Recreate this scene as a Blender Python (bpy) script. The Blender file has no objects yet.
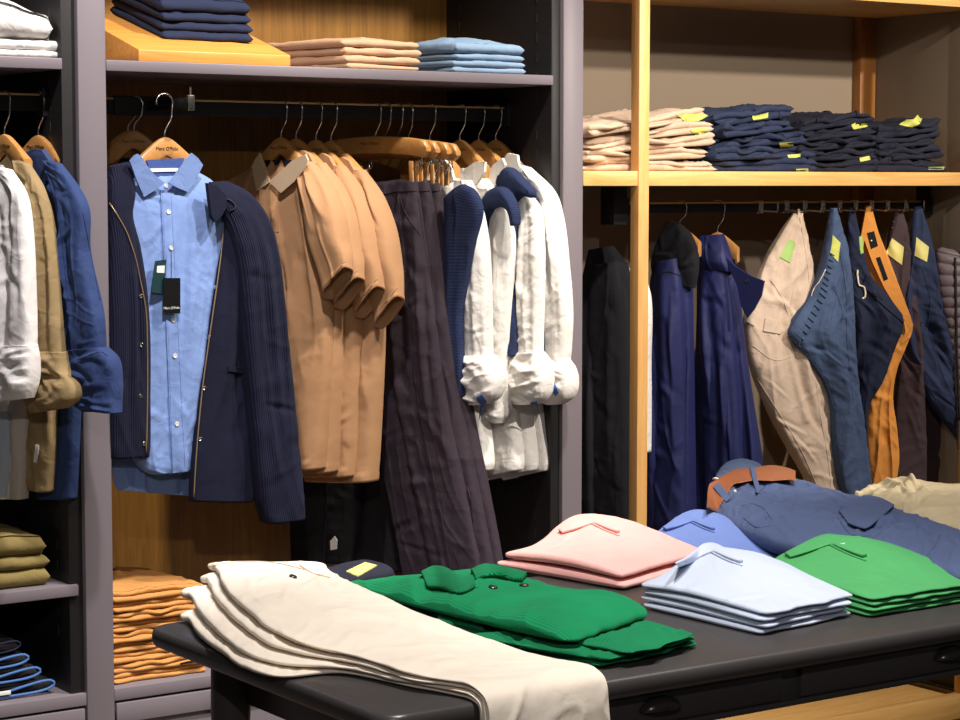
import bpy, bmesh, math, random
import numpy as np
from mathutils import Vector, Matrix
from mathutils.bvhtree import BVHTree
SC = bpy.context.scene
COL = SC.collection
PI = math.pi
# ------------------------------------------------------------ camera frame
FPX = 2150.0; TH = math.radians(34.5); PIT = math.atan(176/2150); CAMZ = 1.6
CAM = np.array([0.0, -4.3, CAMZ])
FW = np.array([math.sin(TH)*math.cos(PIT), math.cos(TH)*math.cos(PIT), -math.sin(PIT)])
RT = np.array([math.cos(TH), -math.sin(TH), 0.0]); UP = np.cross(RT, FW)
Z3 = np.array([0, 0, 1.0])
def ray(px, py): return FW + RT*(px-480)/FPX + UP*(360-py)/FPX
def hit(px, py, p0, n):
    d = ray(px, py); return CAM + d*(np.dot(np.asarray(p0)-CAM, n)/np.dot(d, n))
def Py(px, py, y=0.0): return hit(px, py, (0, y, 0), (0, 1, 0))
def Pz(px, py, z): return hit(px, py, (0, 0, z), (0, 0, 1))
def Px(px, py, x): return hit(px, py, (x, 0, 0), (1, 0, 0))
class Plane:
    """upright plane through (x, y); `a` = heading of its horizontal axis in degrees"""
    def __init__(s, x, y, a):
        a = math.radians(a); s.p = np.array([x, y, 1.0]); s.d = np.array([math.cos(a), math.sin(a), 0.0])
        n = np.array([s.d[1], -s.d[0], 0.0])
        if np.dot(n, CAM-s.p) < 0: n = -n
        s.n = n
    def at(s, px, py, off=0.0): return hit(px, py, s.p + s.n*off, s.n)
# ------------------------------------------------------------ objects
def put(o, parent=None):
    COL.objects.link(o)
    if parent is not None: o.parent = parent
    return o
def tag(o, label, cat, group=None):
    o['label'] = label; o['category'] = cat
    if group: o['group'] = group
    return o
def empty(name, label, cat, loc, group=None):
    o = bpy.data.objects.new(name, None); o.location = Vector(loc); o.empty_display_size = .05
    COL.objects.link(o); return tag(o, label, cat, group)
def mesh(name, V, Fc, mat, parent=None, uv=None, smooth=True):
    me = bpy.data.meshes.new(name)
    V = np.asarray(V, dtype=float)
    if parent is not None:
        lo = np.array(parent.location) if parent.parent is None else np.array(parent.location)+np.array(parent.parent.location)
        V = V - lo
    me.from_pydata([tuple(v) for v in V], [], [tuple(f) for f in Fc])
    if uv is not None:
        l = me.uv_layers.new(name='UVMap')
        idx = np.empty(len(me.loops), dtype=np.int32); me.loops.foreach_get('vertex_index', idx)
        l.data.foreach_set('uv', np.asarray(uv, dtype=np.float32)[idx].ravel())
    if smooth: me.polygons.foreach_set('use_smooth', [True]*len(me.polygons))
    me.validate(); me.update()
    if mat: me.materials.append(mat)
    o = bpy.data.objects.new(name, me)
    return put(o, parent)
def ground(o):
    """put the origin of a single-mesh thing at its own base"""
    me = o.data
    V = np.array([v.co[:] for v in me.vertices]); c = np.array([V[:, 0].mean(), V[:, 1].mean(), V[:, 2].min()])
    me.transform(Matrix.Translation(Vector(-c))); o.location = Vector(c)+o.location; return o
class MB:
    """gathers shapes for ONE mesh"""
    def __init__(s): s.V = []; s.F = []
    def add(s, V, F):
        b = len(s.V); s.V += [tuple(v) for v in V]; s.F += [tuple(i+b for i in f) for f in F]; return s
    def box(s, x0, x1, y0, y1, z0, z1, bev=.002):
        bm = bmesh.new(); bmesh.ops.create_cube(bm, size=1)
        for v in bm.verts:
            v.co = Vector(((x0+x1)/2+v.co.x*(x1-x0), (y0+y1)/2+v.co.y*(y1-y0), (z0+z1)/2+v.co.z*(z1-z0)))
        if bev: bmesh.ops.bevel(bm, geom=bm.edges[:], offset=min(bev, .45*min(x1-x0, y1-y0, z1-z0)), segments=2, affect='EDGES', profile=.5)
        bm.verts.index_update()
        s.add([v.co[:] for v in bm.verts], [[v.index for v in f.verts] for f in bm.faces]); bm.free(); return s
    def tube(s, pts, r, n=10, closed=False, cap=True):
        P = [np.asarray(p, float) for p in pts]; rs = r if hasattr(r, '__len__') else [r]*len(P)
        V = []; Fc = []; m = len(P); prev = None
        for i, p in enumerate(P):
            t = (P[(i+1) % m]-P[i-1]) if closed else (P[min(i+1, m-1)]-P[max(i-1, 0)])
            t = t/(np.linalg.norm(t)+1e-12)
            if prev is None:
                a = np.array([0, 0, 1.0]) if abs(t[2]) < .9 else np.array([1.0, 0, 0]); u = np.cross(t, a)
            else: u = prev-t*np.dot(prev, t)
            u /= np.linalg.norm(u)+1e-12; w = np.cross(t, u); prev = u
            for k in range(n):
                an = 2*PI*k/n; V.append(p+rs[i]*(math.cos(an)*u+math.sin(an)*w))
        for i in range(m if closed else m-1):
            j = (i+1) % m
            for k in range(n): Fc.append((i*n+k, i*n+(k+1) % n, j*n+(k+1) % n, j*n+k))
        if cap and not closed: Fc += [tuple(range(n))[::-1], tuple((m-1)*n+k for k in range(n))]
        return s.add(V, Fc)
    def prism(s, poly, d, bev=0):
        """poly: 3-D outline, pushed along vector d"""
        poly = [np.asarray(p, float) for p in poly]; d = np.asarray(d, float); n = len(poly)
        V = poly+[p+d for p in poly]
        Fc = [tuple(range(n))[::-1], tuple(range(n, 2*n))]+[(i, (i+1) % n, n+(i+1) % n, n+i) for i in range(n)]
        if bev:
            bm = bmesh.new(); vs = [bm.verts.new(v) for v in V]
            for f in Fc: bm.faces.new([vs[i] for i in f])
            bmesh.ops.recalc_face_normals(bm, faces=bm.faces[:])
            bmesh.ops.bevel(bm, geom=bm.edges[:], offset=bev, segments=2, affect='EDGES', profile=.5)
            bm.verts.index_update(); V = [v.co[:] for v in bm.verts]; Fc = [[v.index for v in f.verts] for f in bm.faces]; bm.free()
        return s.add(V, Fc)
    def disc(s, c, n, r, t, seg=20, dome=.3):
        c = np.asarray(c, float); n = np.asarray(n, float); n = n/np.linalg.norm(n)
        a = np.array([0, 0, 1.0]) if abs(n[2]) < .9 else np.array([1.0, 0, 0]); u = np.cross(n, a); u /= np.linalg.norm(u); w = np.cross(n, u)
        prof = [(r, 0), (r, t*.6), (r*.85, t), (r*.6, t*(1-dome)), (r*.2, t*(1-dome))]
        V = []; Fc = []
        for q, h in prof:
            for k in range(seg): V.append(c+n*h+q*(math.cos(2*PI*k/seg)*u+math.sin(2*PI*k/seg)*w))
        for i in range(len(prof)-1):
            for k in range(seg): Fc.append((i*seg+k, i*seg+(k+1) % seg, (i+1)*seg+(k+1) % seg, (i+1)*seg+k))
        Fc += [tuple(range(seg))[::-1], tuple((len(prof)-1)*seg+k for k in range(seg))]
        return s.add(V, Fc)
    def build(s, name, mat, parent=None, smooth=False):
        o = mesh(name, s.V, s.F, mat, parent, smooth=smooth)
        if not smooth:
            o.data.polygons.foreach_set('use_smooth', [True]*len(o.data.polygons))
            try: o.data.set_sharp_from_angle(angle=math.radians(38))
            except Exception: pass
        return o
# ------------------------------------------------------------ folds
def smooth01(x): x = np.clip(x, 0, 1); return x*x*(3-2*x)
def cr(P, n):
    """Catmull-Rom through rows P -> n rows"""
    P = np.asarray(P, float); m = len(P)
    if m == 2: t = np.linspace(0, 1, n)[:, None]; return P[0]*(1-t)+P[1]*t
    d = np.r_[0, np.cumsum(np.maximum(np.linalg.norm(np.diff(P[:, :6], axis=0), axis=1), 1e-6))]
    u = np.linspace(0, d[-1], n); out = np.empty((n, P.shape[1]))
    for k, x in enumerate(u):
        i = min(max(np.searchsorted(d, x)-1, 0), m-2); a, b = d[i], d[i+1]; t = (x-a)/(b-a)
        p1, p2 = P[i], P[i+1]
        m1 = (p2-P[i-1])/(d[i+1]-d[i-1])*(b-a) if i > 0 else (p2-p1)
        m2 = (P[i+2]-p1)/(d[i+2]-d[i])*(b-a) if i+2 < m else (p2-p1)
        out[k] = (2*t**3-3*t*t+1)*p1+(t**3-2*t*t+t)*m1+(-2*t**3+3*t*t)*p2+(t**3-t*t)*m2
    return out
def fbm(S, V, rs, f=6.0, n=14, ax=1.0, ay=1.0):
    h = np.zeros_like(S)
    for i in range(n):
        k = f*2**rs.uniform(0, 2.2); th = rs.uniform(0, PI)
        h += np.sin(2*PI*k*(math.cos(th)*S*ax+math.sin(th)*V*ay)+rs.uniform(0, 6.28)+1.3*np.sin(2*PI*f*.5*V+i))*(f/k)**.9
    return h/n**.5
class Folds:
    """crease lines in (S, V) metres: drape / drag / wrinkle / bunch sets"""
    def __init__(s, seed): s.seed = seed; s.rs = np.random.RandomState(seed); s.L = []; s.R = []; s.nz = 0; s.nf = 5
    def add(s, s0, v0, s1, v1, w, a): s.L.append((s0, v0, s1, v1, w, a)); return s
    def ridge(s, a, fs, fv, rot=0.0, sharp=1.6): s.R.append((a, fs, fv, rot, sharp)); return s
    def drape(s, n, W, L, a=.010, w=.018, v0=(.1, .5), v1=(.75, 1.05), lean=.15, asym=True):
        r = s.rs; s.ridge(a*.75, .15/w, .022/w, r.uniform(-.06, .06))
        for i in range(n):
            x = r.uniform(-.9, .9)*W; y0 = r.uniform(*v0)*L; y1 = r.uniform(*v1)*L
            s.add(x, y0, x+r.uniform(-lean, lean)*W*2, y1, w*r.uniform(.6, 1.5), a*r.uniform(.4, 1.1)*(1 if r.rand() < .6 else -1))
        return s
    def wrinkle(s, n, W, L, a=.004, w=.008, ln=.08, ang=(0, PI), v=(0, 1)):
        r = s.rs; m = (ang[0]+ang[1])/2; k = 1 if ang[1]-ang[0] > 2.5 else .45
        s.ridge(a*.8, .085/w, .085/w*k, PI/2-m if k < 1 else 0)
        for i in range(n):
            x = r.uniform(-1, 1)*W; y = r.uniform(*v)*L; th = r.uniform(*ang); l = ln*r.uniform(.4, 1.3)/2
            s.add(x-l*math.cos(th), y-l*math.sin(th), x+l*math.cos(th), y+l*math.sin(th), w*r.uniform(.6, 1.5), a*r.uniform(.4, 1.1)*(1 if r.rand() < .65 else -1))
        return s
    def noise(s, a, f=5): s.nz = a; s.nf = f; return s
    def __call__(s, S, V):
        h = np.zeros_like(S)
        for s0, v0, s1, v1, w, a in s.L:
            dx, dy = s1-s0, v1-v0; l2 = dx*dx+dy*dy+1e-9
            t = ((S-s0)*dx+(V-v0)*dy)/l2; tc = np.clip(t, 0, 1)
            qx = S-s0-tc*dx; qy = V-v0-tc*dy; sg = np.sign((S-s0)*dy-(V-v0)*dx)
            d = np.sqrt(qx*qx+qy*qy)/w
            tap = (np.sin(np.clip(tc*.92+.04, 0, 1)*PI))**.6
            h += a*tap*(np.exp(-d*d)-.55*np.exp(-((d-1.5)/.9)**2)*(sg > 0))
        for j, (a, fs, fv, rot, sh) in enumerate(s.R):
            q = np.random.RandomState(s.seed*7+j); c, n_ = math.cos(rot), math.sin(rot)
            X = (c*S+n_*V)*fs; Y = (-n_*S+c*V)*fv; X = X+.35*np.sin(Y*2.1+q.uniform(0, 6))+.2*np.sin(Y*5.3+X*1.1+q.uniform(0, 6)); Y = Y+.3*np.sin(X*1.7+q.uniform(0, 6))
            f = np.zeros_like(S)
            for t in range(7):
                th = q.uniform(0, PI); k = 2*PI*q.uniform(.5, 1.5); f += np.sin(k*(math.cos(th)*X+math.sin(th)*Y)+q.uniform(0, 6.28))
            f /= 2.0
            h += a*((1-np.minimum(np.abs(f), 1))**sh-.4)*(.65+.35*np.sin(X*.9+Y*1.3+q.uniform(0, 6)))
        if s.nz: h += s.nz*fbm(S, V, np.random.RandomState(s.seed+77), s.nf)*.5
        return h
# ------------------------------------------------------------ cloth tube / pillow through rows
def loft(name, rows, mat, parent, N=None, nu=72, nv=90, front=None, back=None, e=.62, hollow0=0, hollow1=0, hem=0, edge=0, sag=0):
    """rows: (L xyz, R xyz, thickness[, normal xyz]) -> one closed cloth body.
    hollowK > 0 turns the end K into an open sleeve/leg mouth that deep."""
    A = []
    for r in rows:
        n = r[3] if len(r) > 3 else N
        A.append(list(r[0])+list(r[1])+[r[2]]+list(n))
    nv = int(nv*1.25); A = cr(A, nv)
    Lp, Rp, T, Nn = A[:, 0:3], A[:, 3:6], A[:, 6], A[:, 7:10]
    Nn = Nn/np.linalg.norm(Nn, axis=1)[:, None]
    C = (Lp+Rp)/2; Hd = (Rp-Lp)/2; W = np.linalg.norm(Hd, axis=1)
    vlen = np.r_[0, np.cumsum(np.linalg.norm(np.diff(C, axis=0), axis=1))]
    nu = int(nu*1.55); nv = int(nv)
    nf = int(nu*.68); nb = nu-nf
    def half(n):
        q = np.linspace(1, -1, n+1)[:-1]; m_ = np.arccos(np.sign(q)*np.abs(q)**(1/e)); return .45*np.linspace(0, PI, n+1)[:-1]+.55*m_
    ph = np.r_[half(nf), PI+half(nb)]
    cs = np.sign(np.cos(ph))*np.abs(np.cos(ph))**e; sn = np.sign(np.sin(ph))*np.abs(np.sin(ph))**e
    # widen samples on the faces: sample evenly in s
    Sg = cs[None, :]*W[:, None]; Vg = np.repeat(vlen[:, None], nu, 1)
    fr = (sn > 0)[None, :]
    D = np.zeros_like(Sg)
    wf = np.abs(sn)[None, :]**.8
    if front is not None: D += np.where(fr, front(Sg, Vg), 0)*wf
    if back is not None: D += np.where(~fr, back(Sg, Vg), 0)*wf
    if edge:
        rs = np.random.RandomState(int(abs(A[0, 0]*1e4)) % 9999)
        ew = fbm(np.sign(cs)[None, :]*np.ones_like(Vg)*3, Vg, rs, 5)*edge*np.abs(cs)[None, :]**3
        Sg2 = Sg+ew*np.sign(cs)[None, :]
    else: Sg2 = Sg
    hl = T[:, None]/2*sn[None, :]
    off = hl+np.where(fr, D, -D)
    if hem:
        k = (Vg > vlen[-1]-hem)
        off = off*np.where(k, 1.06, 1)+np.where(k, .0012, 0)*np.sign(sn)[None, :]
    dirn = Hd/np.maximum(W, 1e-6)[:, None]
    P = C[:, None, :]+dirn[:, None, :]*Sg2[:, :, None]+Nn[:, None, :]*off[:, :, None]
    if sag: P[:, :, 2] -= sag*(1-(Sg/np.maximum(W, 1e-6)[:, None])**2)*smooth01((Vg-vlen[-1]*.8)/(vlen[-1]*.2+1e-6))
    rings = [P[i] for i in range(nv)]
    uvr = [np.c_[Sg[i]+(sn < 0)*.7, Vg[i]] for i in range(nv)]
    def inner(i, step, depth):
        c = rings[i].mean(0); out = []; k = i; dd = 0
        nin = 6
        for q in range(nin):
            dd = depth*q/(nin-1); kk = i
            while 0 <= kk+step < nv and abs(vlen[kk]-vlen[i]) < dd: kk += step
            cc = P[kk].mean(0); sc = .93-.02*q
            out.append(cc+(P[kk]-cc)*np.array(sc)-(0))
        return out
    if hollow1:
        add = inner(nv-1, -1, hollow1); rings = rings+add; uvr = uvr+[uvr[nv-1]]*len(add)
    if hollow0:
        add = inner(0, 1, hollow0); rings = add[::-1]+rings; uvr = [uvr[0]]*len(add)+uvr
    m = len(rings); V = np.concatenate(rings); uv = np.concatenate(uvr)
    i = np.arange(m-1)[:, None]*nu; k = np.arange(nu)[None, :]; k2 = (k+1) % nu
    Fq = np.stack([i+k, i+k2, i+nu+k2, i+nu+k], -1).reshape(-1, 4)
    # orientation: outside
    a_, b_, c_ = V[Fq[:, 0]], V[Fq[:, 1]], V[Fq[:, 2]]; d_ = V[Fq[:, 3]]; ctr = V.mean(0)
    vol = np.einsum('ij,ij->i', a_-ctr, np.cross(b_-ctr, c_-ctr)).sum()+np.einsum('ij,ij->i', a_-ctr, np.cross(c_-ctr, d_-ctr)).sum()
    caps = [list(range(nu))[::-1], [(m-1)*nu+q for q in range(nu)]]
    if vol < 0: Fq = Fq[:, ::-1]; caps = [c[::-1] for c in caps]
    return mesh(name, V, Fq.tolist()+caps, mat, parent, uv=uv)
def ploft(name, pl, rows, mat, parent, **k):
    """rows in photo pixels on plane pl: (Lx, Ly, Rx, Ry, thick[, off])"""
    R = []
    for r in rows:
        of = r[5] if len(r) > 5 else 0
        R.append((pl.at(r[0], r[1], of), pl.at(r[2], r[3], of), r[4], pl.n+Z3*(r[6] if len(r) > 6 else 0)))
    return loft(name, R, mat, parent, N=pl.n, **k)
# ------------------------------------------------------------ laying pieces onto a surface
def world_bvh(objs):
    V = []; Fc = []
    for o in objs:
        b = len(V); M = Matrix.Translation(o.location)
        p = o.parent
        while p is not None: M = Matrix.Translation(p.location) @ M; p = p.parent
        V += [M @ v.co for v in o.data.vertices]; Fc += [[b+i for i in f.vertices] for f in o.data.polygons]
    return BVHTree.FromPolygons(V, Fc)
def caster(objs, pl=None):
    t = world_bvh(objs)
    def f(px, py):
        d = Vector(ray(px, py)).normalized(); loc, n, i, dist = t.ray_cast(Vector(CAM), d)
        if loc is None: return (pl.at(px, py) if pl is not None else None), None
        n = np.array(n)
        if np.dot(n, np.array(d)) > 0: n = -n
        return np.array(loc), n
    return f
def drape(name, poly, cast, mat, parent, t=.0018, off=.0006, res=2.0, N=None, smoothing=2, flat=False):
    """thin cloth/paper piece with photo outline `poly` laid on whatever `cast` finds"""
    bm = bmesh.new(); vs = [bm.verts.new((x, y, 0)) for x, y in poly]
    bm.faces.new(vs)
    xs = [p[0] for p in poly]; ys = [p[1] for p in poly]
    def cut(lo, hi, ax):
        n = int((hi-lo)/res)
        for q in range(1, n):
            c = lo+(hi-lo)*q/n
            co = (c, 0, 0) if ax == 0 else (0, c, 0); no = (1, 0, 0) if ax == 0 else (0, 1, 0)
            bmesh.ops.bisect_plane(bm, geom=bm.verts[:]+bm.edges[:]+bm.faces[:], plane_co=co, plane_no=no)
    cut(min(xs), max(xs), 0); cut(min(ys), max(ys), 1)
    bm.verts.index_update()
    P = []; last = None; n0 = N
    hits = [cast(v.co.x, v.co.y) for v in bm.verts]
    good = [h for h in hits if h[0] is not None]
    if not good: bm.free(); return None
    if n0 is None:
        n0 = sum((h[1] for h in good if h[1] is not None), np.zeros(3))
        if np.linalg.norm(n0) < 1e-6: n0 = CAM-good[0][0]
        n0 = n0/np.linalg.norm(n0)
    dm = np.median([np.linalg.norm(h[0]-CAM) for h in good])
    zmx = max(h[0][2] for h in good)
    for v, h in zip(bm.verts, hits):
        if flat and h[0] is None: P.append(Pz(v.co.x, v.co.y, zmx))
        elif not flat and (h[0] is None or abs(np.linalg.norm(h[0]-CAM)-dm) > .12) or h[0] is None:
            d = ray(v.co.x, v.co.y); P.append(CAM+d/np.linalg.norm(d)*dm)
        elif False and h[0] is None or abs(np.linalg.norm(h[0]-CAM)-dm) > .12:
            d = ray(v.co.x, v.co.y); P.append(CAM+d/np.linalg.norm(d)*dm)
        else: P.append(h[0])
    P = np.array(P)
    nb = [[e.other_vert(v).index for e in v.link_edges] for v in bm.verts]
    base = P.copy()
    for _ in range(smoothing):   # relax along the view depth only, never below the surface
        Q = P.copy()
        for i, l in enumerate(nb):
            if l:
                dd = np.dot(P[l].mean(0)-P[i], n0)
                Q[i] = P[i]+n0*max(dd, 0)*.8
        P = Q
    n = len(P); bl = {}
    T = P+n0*(off+t); B = P+n0*(off*.0-.0004)
    V = np.concatenate([T, B]); Fc = []
    for f in bm.faces:
        ii = [v.index for v in f.verts]; Fc.append(ii); Fc.append([i+n for i in ii[::-1]])
    for e in bm.edges:
        if e.is_boundary:
            a, b = e.verts[0].index, e.verts[1].index; Fc.append((a, b, b+n, a+n))
    bm.free()
    o = mesh(name, V, Fc, mat, parent)
    bm = bmesh.new(); bm.from_mesh(o.data); bmesh.ops.recalc_face_normals(bm, faces=bm.faces[:]); bm.to_mesh(o.data); bm.free()
    o.data.set_sharp_from_angle(angle=math.radians(50))
    return o
def seam(name, pts, cast, mat, parent, r=.0008, lift=.0004, n=40, mb=None, smooth=True):
    """a stitched line / cord lying on a surface along photo points"""
    A = cr([list(p)+[0]*4 for p in pts], n)[:, :2] if smooth else np.array(pts, float)
    P = []
    for x, y in A:
        p, nn = cast(x, y)
        if p is None: continue
        if P and np.linalg.norm(p-P[-1]) > .05: continue
        P.append(p+(nn*lift if nn is not None else 0))
    if len(P) < 2: return None
    m = mb or MB(); m.tube(P, r, 6)
    return m if mb is not None else m.build(name, mat, parent, smooth=True)
TXT = {}
def strip(name, rows, cast, mat, parent, t=.004, lift=.003, nu=40, nv=50, front=None, sm=1, e=.6, clampz=None):
    """a narrow cloth/leather strip whose photo rows (ax, ay, bx, by) lie on what `cast` finds"""
    L = [cast(r[0], r[1]) for r in rows]; R = [cast(r[2], r[3]) for r in rows]
    zs = [h[0][2] for h in L+R if h[0] is not None]; zm = clampz if clampz is not None else max(zs)
    g = lambda h, x, y: (h[0] if h[0] is not None else Pz(x, y, zm))
    Lp = np.array([g(h, r[0], r[1]) for h, r in zip(L, rows)]); Rp = np.array([g(h, r[2], r[3]) for h, r in zip(R, rows)])
    for _ in range(sm):
        for P in (Lp, Rp): P[1:-1, 2] = .5*P[1:-1, 2]+.25*(P[:-2, 2]+P[2:, 2])
    N_ = []
    for i in range(len(rows)):
        a = Rp[i]-Lp[i]; b = (Lp[min(i+1, len(rows)-1)]+Rp[min(i+1, len(rows)-1)])-(Lp[max(i-1, 0)]+Rp[max(i-1, 0)])
        n = np.cross(a, b); n /= np.linalg.norm(n)+1e-9
        N_.append(n if np.dot(n, CAM-Lp[i]) > 0 else -n)
    return loft(name, [(Lp[i]+N_[i]*lift, Rp[i]+N_[i]*lift, t, N_[i]) for i in range(len(rows))], mat, parent, nu=nu, nv=nv, front=front, e=e)
TXT = {}
def text_mesh(body, size):
    if (body, size) in TXT: return TXT[(body, size)]
    cu = bpy.data.curves.new('lettering', 'FONT'); cu.body = body; cu.size = size; cu.align_x = 'CENTER'; cu.align_y = 'CENTER'; cu.extrude = .0002
    o = bpy.data.objects.new('lettering', cu); COL.objects.link(o)
    dg = bpy.context.evaluated_depsgraph_get(); me = bpy.data.meshes.new_from_object(o.evaluated_get(dg))
    V = np.array([v.co[:] for v in me.vertices]); Fc = [list(f.vertices) for f in me.polygons]
    bpy.data.objects.remove(o); bpy.data.curves.remove(cu); TXT[(body, size)] = (V, Fc); return V, Fc
def lettering(name, body, size, c, xd, n, mat, parent, stretch=1.0):
    """flat raised letters centred at c, reading along xd, facing n"""
    V, Fc = text_mesh(body, size); xd = np.asarray(xd, float); xd /= np.linalg.norm(xd); n = np.asarray(n, float); n /= np.linalg.norm(n)
    yd = np.cross(n, xd)
    W = np.asarray(c)+V[:, :1]*stretch*xd+V[:, 1:2]*yd+V[:, 2:3]*n
    return mesh(name, W, Fc, mat, parent, smooth=False)
def pcast(pl, off=0.0, gx=0.0, gy=0.0, x0=0, y0=0):
    def f(px, py): return pl.at(px, py, off+gx*(px-x0)+gy*(py-y0)), pl.n
    return f
def shift(rows, dx, dy=0, k=1.0): return [(r[0]+dx, r[1]+dy, r[2]+dx, r[3]+dy)+tuple(r[4:]) for r in rows]
# ------------------------------------------------------------ materials
def newmat(name):
    m = bpy.data.materials.new(name); m.use_nodes = True; nt = m.node_tree
    return m, nt, nt.nodes['Principled BSDF']
def srgb(r, g, b):
    f = lambda c: (c/255/12.92 if c/255 <= .04045 else ((c/255+.055)/1.055)**2.4)
    return (f(r), f(g), f(b), 1)
def cloth(name, rgb, var=.10, weave=900, wb=.25, rough=.85, sheen=.15, rib=0, ribd=.6, crease=.25, cscale=22, heather=0, axis='X', spec=.25, crk=0, cks=11, cka=.5):
    m, nt, b = newmat(name); c = srgb(*rgb); N = nt.nodes; L = nt.links
    tc = N.new('ShaderNodeTexCoord')
    nz = N.new('ShaderNodeTexNoise'); nz.inputs['Scale'].default_value = 300 if heather else 9; nz.inputs['Detail'].default_value = 5
    L.new(tc.outputs['Object'], nz.inputs['Vector'])
    mr = N.new('ShaderNodeMapRange'); mr.inputs[1].default_value = .3; mr.inputs[2].default_value = .7
    v = heather or var; mr.inputs[3].default_value = 1-v; mr.inputs[4].default_value = 1+v
    L.new(nz.outputs['Fac'], mr.inputs[0])
    mx = N.new('ShaderNodeVectorMath'); mx.operation = 'SCALE'; mx.inputs[0].default_value = c[:3]
    L.new(mr.outputs[0], mx.inputs['Scale']); L.new(mx.outputs[0], b.inputs['Base Color'])
    b.inputs['Roughness'].default_value = rough
    b.inputs['Specular IOR Level'].default_value = spec
    b.inputs['Sheen Weight'].default_value = sheen; b.inputs['Sheen Roughness'].default_value = .5
    b.inputs['Sheen Tint'].default_value = tuple(min(1, x*1.5+.05) for x in c[:3])+(1,)
    last = None
    def bump(src, st, dist):
        nonlocal last
        bp = N.new('ShaderNodeBump'); bp.inputs['Strength'].default_value = st; bp.inputs['Distance'].default_value = dist
        L.new(src, bp.inputs['Height'])
        if last is not None: L.new(last.outputs[0], bp.inputs['Normal'])
        last = bp
    if crease:
        n2 = N.new('ShaderNodeTexNoise'); n2.inputs['Scale'].default_value = cscale; n2.inputs['Detail'].default_value = 3; n2.inputs['Distortion'].default_value = .8
        L.new(tc.outputs['Object'], n2.inputs['Vector']); bump(n2.outputs['Fac'], crease, .012)
    if crk:
        mp = N.new('ShaderNodeMapping'); mp.inputs['Scale'].default_value = (1, 1, cka); L.new(tc.outputs['Object'], mp.inputs['Vector'])
        nd = N.new('ShaderNodeTexNoise'); nd.inputs['Scale'].default_value = 7; nd.inputs['Detail'].default_value = 3; L.new(mp.outputs[0], nd.inputs['Vector'])
        va = N.new('ShaderNodeVectorMath'); va.operation = 'MULTIPLY_ADD'; va.inputs[1].default_value = (.16, .16, .16); L.new(nd.outputs['Color'], va.inputs[0]); L.new(mp.outputs[0], va.inputs[2])
        vo = N.new('ShaderNodeTexVoronoi'); vo.feature = 'F1'; vo.inputs['Scale'].default_value = cks; L.new(va.outputs[0], vo.inputs['Vector'])
        bump(vo.outputs['Distance'], crk, .03)
    if rib:
        w = N.new('ShaderNodeTexWave'); w.inputs['Scale'].default_value = rib; w.bands_direction = axis; w.inputs['Distortion'].default_value = .15
        L.new(tc.outputs['UV'], w.inputs['Vector']); bump(w.outputs['Fac'], ribd, .003)
    n3 = N.new('ShaderNodeTexNoise'); n3.inputs['Scale'].default_value = weave; n3.inputs['Detail'].default_value = 1
    L.new(tc.outputs['Object'], n3.inputs['Vector']); bump(n3.outputs['Fac'], wb, .001)
    L.new(last.outputs[0], b.inputs['Normal'])
    return m
def plain(name, rgb, rough=.5, metal=0, spec=.5, bump=0, bs=200, var=0):
    m, nt, b = newmat(name); N = nt.nodes; L = nt.links; c = srgb(*rgb)
    b.inputs['Base Color'].default_value = c; b.inputs['Roughness'].default_value = rough
    b.inputs['Metallic'].default_value = metal; b.inputs['Specular IOR Level'].default_value = spec
    tc = N.new('ShaderNodeTexCoord'); nz = N.new('ShaderNodeTexNoise'); nz.inputs['Scale'].default_value = bs; nz.inputs['Detail'].default_value = 4
    L.new(tc.outputs['Object'], nz.inputs['Vector'])
    mr = N.new('ShaderNodeMapRange'); mr.inputs[3].default_value = max(rough-.06, 0); mr.inputs[4].default_value = min(1, rough+.06)
    L.new(nz.outputs['Fac'], mr.inputs[0]); L.new(mr.outputs[0], b.inputs['Roughness'])
    if var:
        m2 = N.new('ShaderNodeMapRange'); m2.inputs[3].default_value = 1-var; m2.inputs[4].default_value = 1+var
        n2 = N.new('ShaderNodeTexNoise'); n2.inputs['Scale'].default_value = 7; n2.inputs['Detail'].default_value = 6
        L.new(tc.outputs['Object'], n2.inputs['Vector']); L.new(n2.outputs['Fac'], m2.inputs[0])
        v = N.new('ShaderNodeVectorMath'); v.operation = 'SCALE'; v.inputs[0].default_value = c[:3]; L.new(m2.outputs[0], v.inputs['Scale']); L.new(v.outputs[0], b.inputs['Base Color'])
    if bump:
        bp = N.new('ShaderNodeBump'); bp.inputs['Strength'].default_value = bump; bp.inputs['Distance'].default_value = .001
        L.new(nz.outputs['Fac'], bp.inputs['Height']); L.new(bp.outputs[0], b.inputs['Normal'])
    return m
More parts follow.
